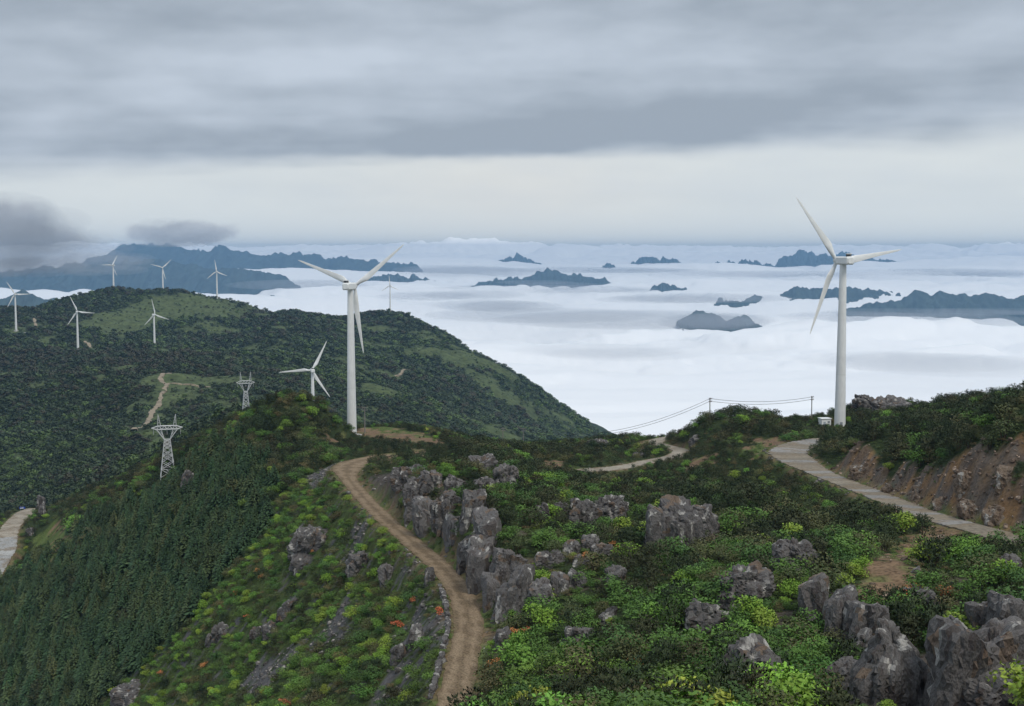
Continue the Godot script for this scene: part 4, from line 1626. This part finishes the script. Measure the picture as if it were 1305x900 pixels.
func hill_cover_plants() -> void:
	var mesh := leafy_crown(901, 6, 12, 0.34, 1.2)
	var lm := leaf_material("hill shrub leaves", Color.WHITE, 0.25)
	var list := []
	var z := -760.0
	while z > -3050.0:
		var step := clampf(-z * 0.0029, 3.4, 7.0)
		var x := maxf(-1800.0, z * 0.46)
		var hi := minf(1000.0, -z * 0.12 + 90.0)
		while x < hi:
			var p := Vector2(x + rng.randf_range(-0.5, 0.5) * step, z + rng.randf_range(-0.5, 0.5) * step)
			x += step
			if track_cells.has(Vector2i(p / 6.0)):
				continue
			var k := hill_cover(p.x, p.y)
			var open := smoothstep(0.12, 0.6, k + 0.35 * nz_mid.get_noise_2d(p.x * 0.6, p.y * 0.6))
			if rng.randf() < open * 0.72 + 0.06:
				continue
			var tint := nz_mid.get_noise_2d(p.x * 0.5 + 20.0, p.y * 0.5)
			var c := Vector3(0.055, 0.076, 0.044)
			tint += 0.55 * nz_big.get_noise_2d(p.x * 0.09, p.y * 0.09 + 40.0) + 0.16 * smoothstep(-500.0, -100.0, p.x)
			if tint > 0.12:
				c = c.lerp(Vector3(0.105, 0.155, 0.055), smoothstep(0.12, 0.5, tint))
			elif tint < -0.28:
				c = Vector3(0.072, 0.070, 0.048)
			list.append([Vector3(p.x, hill_height(p.x, p.y) - 0.4, p.y), (1.6 + 4.6 * pow(rng.randf(), 1.8)) * (step / 6.0 + 0.3) * (0.42 if open > 0.4 else 1.0), c * rng.randf_range(0.82, 1.22)])
		z -= step
	var mm := MultiMesh.new()
	mm.transform_format = MultiMesh.TRANSFORM_3D
	mm.use_colors = true
	mm.mesh = mesh
	mm.instance_count = list.size()
	for i in list.size():
		var e: Array = list[i]
		var s: float = e[1]
		mm.set_instance_transform(i, Transform3D(Basis(Vector3.UP, rng.randf() * TAU).scaled_local(Vector3(s * 1.4, s, s * 1.4)), e[0]))
		mm.set_instance_color(i, Color(e[2].x, e[2].y, e[2].z))
	var o := MultiMeshInstance3D.new()
	o.multimesh = mm
	o.material_override = lm
	o.name = "hillside_scrub"
	o.set_meta("kind", "stuff")
	tag(o, "dark scrub covering the far turbine hill", "scrub")
	add_child(o)
	print("hill scrub ", list.size())


# ------------------------------------------------------------------ wind turbines

func tower_mesh(h: float, r0: float, r1: float) -> ArrayMesh:
	var g := Geo.new()
	var n := 9
	var seg := 32
	# weld seams stand a centimetre proud between the rolled sections
	for k in n:
		var a := h * k / n
		var b := h * (k + 1) / n
		g.tube(Vector3(0, a, 0), Vector3(0, b, 0), lerpf(r0, r1, a / h), lerpf(r0, r1, b / h), seg, Color(1, 1, 1) * (0.97 + 0.03 * (k % 3)))
		if k % 3 == 2 and k < n - 1:
			g.tube(Vector3(0, b - 0.1, 0), Vector3(0, b + 0.1, 0), lerpf(r0, r1, b / h) + 0.05, lerpf(r0, r1, b / h) + 0.05, seg, Color(0.9, 0.9, 0.9), true)
	return g.mesh()


func blade_mesh(length: float) -> ArrayMesh:
	var g := Geo.new()
	var st := 16
	var rings: Array[PackedVector3Array] = []
	for k in st + 1:
		var t := float(k) / st
		var y := 0.9 + t * (length - 0.9)
		var chord := lerpf(1.3, 2.8, smoothstep(0.03, 0.22, t)) if t < 0.22 else lerpf(2.8, 0.5, pow((t - 0.22) / 0.78, 0.85))
		if k == st:
			chord = 0.12
		var thick := chord * lerpf(1.0, 0.16, smoothstep(0.02, 0.3, t))
		var twist := deg_to_rad(lerpf(16.0, 0.0, pow(t, 0.6)))
		var back := -0.35 + 0.35 * smoothstep(0.02, 0.22, t)
		var ring := PackedVector3Array()
		for i in 14:
			var a := TAU * i / 14
			var px := cos(a) * chord * 0.5
			var shape := pow(absf(sin(a)), 0.9) * signf(sin(a)) * (1.0 - 0.45 * smoothstep(-0.2, 1.0, cos(a)) * smoothstep(0.03, 0.25, t))
			var pz := shape * thick * 0.5
			px += chord * 0.22 * smoothstep(0.03, 0.22, t)
			ring.append(Vector3(px * cos(twist) - pz * sin(twist), y, px * sin(twist) + pz * cos(twist)))
		rings.append(ring)
	for k in st:
		var mid0 := Vector3.ZERO
		for q in rings[k]:
			mid0 += q / 14.0
		for i in 14:
			var j := (i + 1) % 14
			g.quad(rings[k][i], rings[k][j], rings[k + 1][j], rings[k + 1][i], rings[k][i] + rings[k][j] - mid0 * 2.0, Color.WHITE)
	for i in range(1, 13):
		g.flat(rings[st][0], rings[st][i], rings[st][i + 1], Vector3.UP, Color.WHITE)
	return g.mesh()


func rounded_box(size: Vector3, bevel: float) -> ArrayMesh:
	# eight-sided section swept along z, with chamfered ends
	var g := Geo.new()
	var h := size * 0.5
	var sec := func(inset: float, z: float) -> PackedVector3Array:
		var x := h.x - inset
		var y := h.y - inset
		var b := bevel
		return PackedVector3Array([Vector3(x - b, y, z), Vector3(x, y - b, z), Vector3(x, -y + b, z), Vector3(x - b, -y, z), Vector3(-x + b, -y, z), Vector3(-x, -y + b, z), Vector3(-x, y - b, z), Vector3(-x + b, y, z)])
	var rs: Array[PackedVector3Array] = [sec.call(bevel, -h.z), sec.call(0.0, -h.z + bevel), sec.call(0.0, h.z - bevel), sec.call(bevel, h.z)]
	for k in 3:
		for i in 8:
			var j := (i + 1) % 8
			var m := (rs[k][i] + rs[k + 1][j]) * 0.5
			g.quad(rs[k][i], rs[k][j], rs[k + 1][j], rs[k + 1][i], Vector3(m.x, m.y, m.z * 0.3), Color.WHITE)
	for i in range(1, 7):
		g.flat(rs[0][0], rs[0][i], rs[0][i + 1], Vector3(0, 0, -1), Color.WHITE)
		g.flat(rs[3][0], rs[3][i], rs[3][i + 1], Vector3(0, 0, 1), Color.WHITE)
	return g.mesh()


func hub_mesh() -> ArrayMesh:
	var g := Geo.new()
	var prof := [[0.0, 1.15], [-0.7, 1.25], [-1.4, 1.2], [-2.0, 0.95], [-2.4, 0.6], [-2.6, 0.0]]
	for k in prof.size() - 1:
		g.tube(Vector3(0, 0, prof[k][0]), Vector3(0, 0, prof[k + 1][0]), prof[k][1], maxf(prof[k + 1][1], 0.01), 20)
	return g.mesh()


# nacelle looks back along +z, rotor at -z; roll is the lean of the first blade, clockwise from upright as seen from behind
func turbine(base: Vector3, hub_h: float, blade: float, turn: float, roll: float, label: String, group: String) -> Node3D:
	var t := thing("wind_turbine", label, "wind turbine", base, 0.0, group)
	var white: Material = mats["turbine paint"]
	put(tower_mesh(hub_h - 1.4, 2.05, 1.2), "tower", white, t)
	var g := Geo.new()
	g.tube(Vector3(0, -3.0, 0), Vector3(0, 0.45, 0), 4.6, 4.2, 24, Color(0.55, 0.53, 0.5), true)
	put(g.mesh(), "foundation", white, t)
	g = Geo.new()
	g.box(Vector3(0, 1.6, 2.03), Vector3(0.95, 2.1, 0.14), Basis(), Color(0.35, 0.37, 0.4))
	put(g.mesh(), "door", white, t)
	var yaw := Basis(Vector3.UP, turn)
	var nac := put(rounded_box(Vector3(3.2, 3.0, 7.6), 0.45), "nacelle", white, t)
	nac.transform = Transform3D(yaw, Vector3(0, hub_h, 0) + yaw * Vector3(0, 0, 0.9))
	g = Geo.new()
	g.box(Vector3(0, 0, 0), Vector3(2.0, 0.85, 0.5), Basis(), Color(0.03, 0.03, 0.035))
	g.box(Vector3(0, 0.55, 0), Vector3(2.2, 0.25, 0.9), Basis(), Color(1, 1, 1))
	var cool := put(g.mesh(), "cooling_vent", white, nac)
	cool.position = Vector3(-0.2, 1.9, 2.6)
	g = Geo.new()
	g.tube(Vector3(0, 0, 0), Vector3(0, 1.2, 0), 0.04, 0.03, 5)
	g.box(Vector3(0, 1.2, 0), Vector3(0.5, 0.08, 0.08))
	var vane := put(g.mesh(), "wind_vane", white, nac)
	vane.position = Vector3(0.4, 1.5, 3.0)
	var hub := put(hub_mesh(), "hub", white, t)
	hub.transform = Transform3D(yaw, Vector3(0, hub_h, 0) + yaw * Vector3(0, 0, -2.95))
	var bm := blade_mesh(blade)
	for k in 3:
		var b := put(bm, "blade", white, t)
		b.transform = Transform3D(yaw * Basis(Vector3(0, 0, 1), -(roll + TAU * k / 3.0)), Vector3(0, hub_h, 0) + yaw * Vector3(0, 0, -4.1))
	return t


func make_turbines() -> void:
	var m := material("turbine paint", lin(0.74, 0.75, 0.74), 0.45, 0.5)
	m.albedo_texture = noise_texture(25, 0.012, 0.93, 1.03)
	m.uv1_triplanar = true
	m.uv1_scale = Vector3(0.2, 0.03, 0.2)
	var near := "turbines standing on the two saddles"
	turbine(Vector3(-66.9, ground(-66.9, -520) - 0.1, -520), 62.5, 28.3, -0.32, atan2(67, 52), "white wind turbine beside the bare earth platform above the dirt track", near)
	turbine(Vector3(120.3, ground(120.3, -457) - 0.1, -457), 61.5, 29.0, 0.36, atan2(-62, 79), "white wind turbine beside the small white hut above the concrete road", near)
	var far := "turbines on the far hill"
	var rows := [
		[-166.1, -97.6, -1040.0, 27.5, 0.25, atan2(70, 136), "white wind turbine half hidden behind the dark knoll"],
		[-902.2, -75.2, -2280.0, 27.0, 0.5, atan2(-35, 59), "pale wind turbine beside a white hut on the misty shoulder of the far hill"],
		[-728.2, -98.2, -2100.0, 28.0, 0.2, atan2(-28, 62), "white wind turbine on a grassy pad with earth bank, far hill flank"],
		[-622.4, -107.4, -2180.0, 28.0, -0.2, atan2(-15, 68), "white wind turbine with a white hut on the dark flank of the far hill"],
		[-903.6, -28.3, -2850.0, 28.0, 0.9, atan2(28, 45), "pale wind turbine on the summit of the far hill under the cloud bank"],
		[-805.7, -34.3, -2900.0, 28.0, 0.3, atan2(39, -(-37)), "pale wind turbine on the far ridge just beside the summit"],
		[-669.3, -42.5, -2850.0, 27.0, 0.4, atan2(-7, 53), "pale wind turbine where the far ridge starts to fall away"],
		[-291.2, -78.4, -3000.0, 25.0, 0.3, atan2(-3, 45), "pale wind turbine alone on the rounded second top of the far hill"],
	]
	for r in rows:
		var y := hill_height(r[0], r[2])
		turbine(Vector3(r[0], y - 0.3, r[2]), maxf(r[1] - y, 45.0), r[3], r[4], r[5], r[6], far)


# ------------------------------------------------------------------ smaller works

func pylon(base: Vector3, h: float, turn: float, label: String) -> void:
	var t := thing("lattice_pylon", label, "pylon", base, turn, "transmission pylons")
	var steel := material("galvanised steel", lin(0.5, 0.51, 0.51), 0.5, 0.5)
	var waist := h * 0.60
	var rb := 0.16
	var half := func(y: float) -> float: return lerpf(3.1, 1.15, y / waist)
	var g := Geo.new()
	var levels := [0.0, 0.22, 0.41, 0.57, 0.71, 0.83, 0.92, 1.0]
	for c in [[-1, -1], [1, -1], [1, 1], [-1, 1]]:
		var leg := Geo.new()
		leg.tube(Vector3(c[0] * 3.1, -2.5, c[1] * 3.1), Vector3(c[0] * 1.15, waist, c[1] * 1.15), rb * 1.25, rb, 5)
		put(leg.mesh(), "leg", steel, t)
	for k in levels.size() - 1:
		var y0: float = levels[k] * waist
		var y1: float = levels[k + 1] * waist
		var a: float = half.call(y0)
		var b: float = half.call(y1)
		for f in 4:
			var s0: Array = [[-1, -1], [1, -1], [1, 1], [-1, 1]][f]
			var s1: Array = [[1, -1], [1, 1], [-1, 1], [-1, -1]][f]
			g.tube(Vector3(s0[0] * a, y0, s0[1] * a), Vector3(s1[0] * b, y1, s1[1] * b), rb * 0.75, rb * 0.75, 4)
			g.tube(Vector3(s1[0] * a, y0, s1[1] * a), Vector3(s0[0] * b, y1, s0[1] * b), rb * 0.75, rb * 0.75, 4)
			if k % 2 == 0:
				g.tube(Vector3(s0[0] * b, y1, s0[1] * b), Vector3(s1[0] * b, y1, s1[1] * b), rb * 0.7, rb * 0.7, 4)
	put(g.mesh(), "bracing", steel, t)
	# the window above the waist: two splayed arms carrying the cross beam
	g = Geo.new()
	var beam := h * 0.76
	for s in [-1.0, 1.0]:
		for zz in [-0.9, 0.9]:
			g.tube(Vector3(s * 1.15, waist, zz), Vector3(s * 4.2, beam, zz * 0.8), rb, rb, 4)
			g.tube(Vector3(s * 1.15, waist, zz), Vector3(s * 2.4, beam, zz * 0.8), rb * 0.8, rb * 0.8, 4)
			g.tube(Vector3(s * 1.9, waist + (beam - waist) * 0.5, -zz), Vector3(s * 3.2, beam, zz * 0.8), rb * 0.7, rb * 0.7, 4)
	put(g.mesh(), "window_frame", steel, t)
	g = Geo.new()
	var top := beam + h * 0.055
	for zz in [-0.75, 0.75]:
		g.tube(Vector3(-6.2, beam + 0.6, zz * 0.3), Vector3(-4.2, beam, zz), rb, rb, 4)
		g.tube(Vector3(-4.2, beam, zz), Vector3(4.2, beam, zz), rb, rb, 4)
		g.tube(Vector3(4.2, beam, zz), Vector3(6.2, beam + 0.6, zz * 0.3), rb, rb, 4)
		g.tube(Vector3(-6.2, beam + 0.6, zz * 0.3), Vector3(-3.4, top, zz), rb, rb, 4)
		g.tube(Vector3(-3.4, top, zz), Vector3(3.4, top, zz), rb, rb, 4)
		g.tube(Vector3(3.4, top, zz), Vector3(6.2, beam + 0.6, zz * 0.3), rb, rb, 4)
		for k in 8:
			var x0 := -4.2 + 8.4 * k / 8.0
			g.tube(Vector3(x0, beam if k % 2 == 0 else top, zz), Vector3(x0 + 1.05, top if k % 2 == 0 else beam, zz), rb * 0.7, rb * 0.7, 4)
	put(g.mesh(), "cross_beam", steel, t)
	for s in [-1.0, 1.0]:
		g = Geo.new()
		for zz in [-0.6, 0.6]:
			for xx in [-0.6, 0.6]:
				g.tube(Vector3(s * 3.1 + xx, top, zz), Vector3(s * 3.5, h, 0), rb * 0.8, rb * 0.6, 4)
		for k in 3:
			var yy := lerpf(top, h, 0.2 + 0.22 * k)
			var q := 0.6 * (0.8 - 0.22 * k)
			g.tube(Vector3(s * 3.2 - q, yy, -q), Vector3(s * 3.3 + q, yy + 0.7, q), rb * 0.6, rb * 0.6, 4)
			g.tube(Vector3(s * 3.2 + q, yy, -q), Vector3(s * 3.3 - q, yy + 0.7, q), rb * 0.6, rb * 0.6, 4)
		put(g.mesh(), "earth_wire_peak", steel, t)
	for x in [-5.4, 0.0, 5.4]:
		g = Geo.new()
		for k in 8:
			g.tube(Vector3(x, beam - 0.3 - k * 0.24, 0), Vector3(x, beam - 0.42 - k * 0.24, 0), 0.16, 0.1, 8, Color(0.8, 0.8, 0.8), true)
		g.tube(Vector3(x, beam + 0.2, 0), Vector3(x, beam - 2.3, 0), 0.04, 0.04, 4)
		put(g.mesh(), "insulator_string", steel, t)


func utility_pole(base: Vector3, h: float, turn: float, label: String) -> void:
	var t := thing("utility_pole", label, "utility pole", base, turn, "wooden utility poles")
	var wood := material("pole concrete", lin(0.22, 0.21, 0.2), 0.9, 0.2)
	var g := Geo.new()
	g.tube(Vector3(0, -1.0, 0), Vector3(0, h, 0), 0.24, 0.17, 10, Color.WHITE, true)
	put(g.mesh(), "pole", wood, t)
	for y in [h - 0.5, h - 1.5]:
		g = Geo.new()
		g.box(Vector3(0, y, 0.2), Vector3(2.4, 0.2, 0.16))
		put(g.mesh(), "crossarm", wood, t)
		for x in [-1.05, 0.0, 1.05]:
			g = Geo.new()
			g.tube(Vector3(x, y + 0.1, 0.2), Vector3(x, y + 0.5, 0.2), 0.12, 0.07, 8, Color(2.4, 2.4, 2.4), true)
			put(g.mesh(), "insulator", wood, t)


func cable(a: Vector3, b: Vector3, sag: float, label: String, r := 0.07) -> void:
	var g := Geo.new()
	var prev := a
	for k in range(1, 25):
		var f := k / 24.0
		var p := a.lerp(b, f) - Vector3(0, sag * 4.0 * f * (1.0 - f), 0)
		g.tube(prev, p, r, r, 4)
		prev = p
	var o := put(g.mesh(), "power_cable", mats["cable"])
	tag(o, label, "cable", "overhead power cables")


func hut(base: Vector3, size: Vector3, turn: float, label: String) -> void:
	var t := thing("transformer_hut", label, "hut", base, turn, "white transformer huts beside turbines")
	var wall: Material = mats["whitewash"]
	var g := Geo.new()
	g.box(Vector3(0, size.y * 0.5 - 0.3, 0), size + Vector3(0, 0.6, 0), Basis(), Color(1, 1, 1))
	put(g.mesh(), "wall", wall, t)
	g = Geo.new()
	g.box(Vector3(0, size.y + 0.13, 0), Vector3(size.x + 0.5, 0.24, size.z + 0.5), Basis(), Color(1.05, 1.08, 1.08))
	put(g.mesh(), "roof", wall, t)
	g = Geo.new()
	g.box(Vector3(-size.x * 0.2, 0.95, size.z * 0.5), Vector3(0.9, 1.9, 0.1), Basis(), Color(0.45, 0.5, 0.55))
	put(g.mesh(), "door", wall, t)
	g = Geo.new()
	g.box(Vector3(size.x * 0.25, size.y * 0.62, size.z * 0.5), Vector3(0.9, 0.6, 0.08), Basis(), Color(0.2, 0.22, 0.25))
	put(g.mesh(), "vent", wall, t)


func make_small_works() -> void:
	material("whitewash", lin(0.74, 0.75, 0.74), 0.8, 0.3)
	material("cable", lin(0.06, 0.06, 0.065), 0.6, 0.4)
	pylon(Vector3(-142.7, ground(-142.7, -515) - 0.3, -515), 26.0, 0.25, "lattice steel pylon standing among the plantation conifers")
	pylon(Vector3(-183.5, hill_height(-183.5, -860), -860), -81.8 - hill_height(-183.5, -860), 0.3, "lattice steel pylon rising from behind the dark knoll")
	var ya := ground(74.6, -470)
	utility_pole(Vector3(74.6, ya, -470), -54.5 - ya, 0.9, "utility pole on the bushy top beside the winding road")
	var yb := ground(120.2, -500)
	utility_pole(Vector3(120.2, yb, -500), -57.3 - yb, 0.9, "utility pole standing behind the hut and turbine")
	utility_pole(Vector3(5.3, ground(5.3, -582), -582), 9.5, 0.6, "utility pole at the far rim of the saddle, taller of two")
	utility_pole(Vector3(-4.2, ground(-4.2, -573), -573), 8.5, 0.6, "utility pole at the far rim of the saddle, shorter of two")
	utility_pole(Vector3(-63.0, ground(-63.0, -533), -533), 11.5, 0.2, "utility pole on bare earth right behind a turbine tower")
	var ends := [Vector3(74.6, -54.8, -470), Vector3(120.2, -57.6, -500), Vector3(5.3, ground(5.3, -582) + 9.0, -582)]
	for k in 2:
		var o := Vector3(0, -1.0 * k, 0)
		cable(ends[0] + o, ends[1] + o, 1.6, ["upper", "lower"][k] + " slack cable strung between the two hilltop poles")
		cable(ends[0] + o, ends[2] + o, 7.0, ["upper", "lower"][k] + " cable sagging from the hilltop pole down to the saddle")
	hut(Vector3(115.2, ground(115.2, -459), -459), Vector3(3.6, 2.9, 3.0), 0.2, "white hut with flat roof at the foot of the turbine above the concrete road")
	hut(Vector3(-885.0, hill_height(-885, -2278), -2278), Vector3(5, 3, 4), 0.3, "white hut beside the turbine on the misty hill shoulder")
	hut(Vector3(-712.0, hill_height(-712, -2098), -2098), Vector3(5, 3, 4), 0.3, "white hut on the grassy pad of a far turbine")
	hut(Vector3(-636.0, hill_height(-636, -2178), -2178), Vector3(6, 3.4, 4), -0.2, "white hut beside the turbine on the dark hill flank")
	# pale blocks guarding the end of the dirt track
	for k in 7:
		var f := k / 6.0
		var x := lerpf(-41.0, -32.5, f)
		var z := -376.0 - 6.0 * f
		var o := put(rock_mesh(1.3, 1.0, 1.0, 1, 300 + k, 10, 7), "guard_block", mats["whitewash"])
		o.position = Vector3(x, ground(x, z) + 0.3, z)
		tag(o, "chipped white guard block at the end of the dirt track", "block", "white guard blocks")
	# dry stone edging on the valley side of the track
	var t := thing("stone_edging", "low dry stone edging on the valley side of the dirt track", "stone wall", Vector3.ZERO)
	var rm: Material = mats["weathered rock"]
	var var_mesh: Array[ArrayMesh] = []
	for k in 4:
		var_mesh.append(rock_mesh(1.35, 0.8, 0.75, 1, 320 + k, 10, 7))
	var idx := 0
	for i in range(10, 96, 2):
		var p := road_p[i]
		var d := (road_p[i + 2] - road_p[i - 2])
		d.y = 0.0
		d = d.normalized()
		var s := Vector3(d.z, 0, -d.x)
		if s.x > 0.0:
			s = -s
		var q := p + s * (road_w[i] + 0.75)
		for lift in 2:
			if lift == 1 and rng.randf() < 0.4:
				continue
			var o := put(var_mesh[(idx + lift) % 4], "stone", rm, t)
			o.position = Vector3(q.x + rng.randf_range(-0.1, 0.1), p.y + 0.05 + 0.55 * lift - 0.4, q.z)
			o.rotation.y = atan2(-d.z, d.x) + rng.randf_range(-0.25, 0.25)
			o.scale = Vector3.ONE * rng.randf_range(0.8, 1.15)
		idx += 1
	# the blue board on the far side of the valley road
	var b := thing("road_sign", "small blue and white board standing by the valley road", "road sign", Vector3(-253.0, ground(-253.0, -640) + 0.0, -640), 0.3)
	for x in [-1.0, 1.0]:
		var g := Geo.new()
		g.tube(Vector3(x, -0.8, -0.06), Vector3(x, 1.9, -0.06), 0.06, 0.06, 6, Color(0.6, 0.6, 0.6))
		put(g.mesh(), "post", mats["whitewash"], b)
	var gb := Geo.new()
	gb.box(Vector3(0, 1.5, 0.02), Vector3(2.8, 1.0, 0.08), Basis(), Color(0.03, 0.09, 0.42))
	put(gb.mesh(), "panel", mats["whitewash"], b)
	gb = Geo.new()
	gb.box(Vector3(-0.2, 1.36, 0.08), Vector3(1.7, 0.32, 0.04))
	put(gb.mesh(), "stripe", mats["whitewash"], b)


# ------------------------------------------------------------------ build

func _ready() -> void:
	rng.seed = 20
	# the lookout's camera
	var cam := Camera3D.new()
	cam.name = "camera"
	cam.fov = 31.417
	cam.near = 1.0
	cam.far = 140000.0
	cam.rotation_degrees = Vector3(EYE_PITCH, 0, 0)
	add_child(cam)
	cam.current = true
	# overcast sky, haze, and the sun's broad glow through the cloud
	var env := Environment.new()
	env.background_mode = Environment.BG_SKY
	var sm := PanoramaSkyMaterial.new()
	sm.panorama = make_sky()
	var sky := Sky.new()
	sky.sky_material = sm
	env.sky = sky
	env.background_energy_multiplier = 0.745
	env.tonemap_mode = Environment.TONE_MAPPER_LINEAR
	env.tonemap_exposure = 1.35
	env.fog_enabled = true
	env.fog_density = 0.000038
	env.fog_light_color = lin(0.34, 0.62, 1.0)
	env.volumetric_fog_enabled = true
	env.volumetric_fog_density = 0.0
	env.sdfgi_enabled = true
	env.ssao_enabled = true
	env.ssil_enabled = true
	var we := WorldEnvironment.new()
	we.name = "environment"
	we.environment = env
	add_child(we)
	var sun := DirectionalLight3D.new()
	sun.name = "sun"
	sun.light_energy = 0.45
	sun.light_angular_distance = 22.0
	sun.light_color = Color(1.0, 0.97, 0.92)
	sun.shadow_enabled = true
	sun.rotation_degrees = Vector3(-54, 30, 0)
	add_child(sun)

	nz_big = noise(1, 0.022, 3)
	nz_mid = noise(2, 0.085, 3)
	nz_small = noise(3, 0.35, 2)
	nz_warp = noise(4, 0.12, 2)
	nz_cell = FastNoiseLite.new()
	nz_cell.noise_type = FastNoiseLite.TYPE_CELLULAR
	nz_cell.frequency = 0.5
	nz_cell.cellular_return_type = FastNoiseLite.RETURN_DISTANCE2_SUB
	nz_cell.fractal_type = FastNoiseLite.FRACTAL_NONE
	near_grid = survey(NEAR_POINTS, 0.0015, -340.0, -775.0, 4.0, near_size)
	hill_grid = survey(HILL_POINTS, 0.05, -1900.0, -4100.0, 25.0, hill_size)
	lay_roads()
	lay_regions()
	print("surveyed ", Time.get_ticks_msec())
	make_near_ground()
	lay_hill_tracks()
	make_hill()
	make_hill_tracks()
	make_cloud_sea()
	make_mountains()
	make_clouds()
	make_mist()
	make_roads()
	print("setting ", Time.get_ticks_msec())
	make_turbines()
	make_rocks()
	make_small_works()
	print("things ", Time.get_ticks_msec())
	plant_kinds()
	scatter_plants()
	ground_cover()
	hill_cover_plants()
	print("plants ", Time.get_ticks_msec())
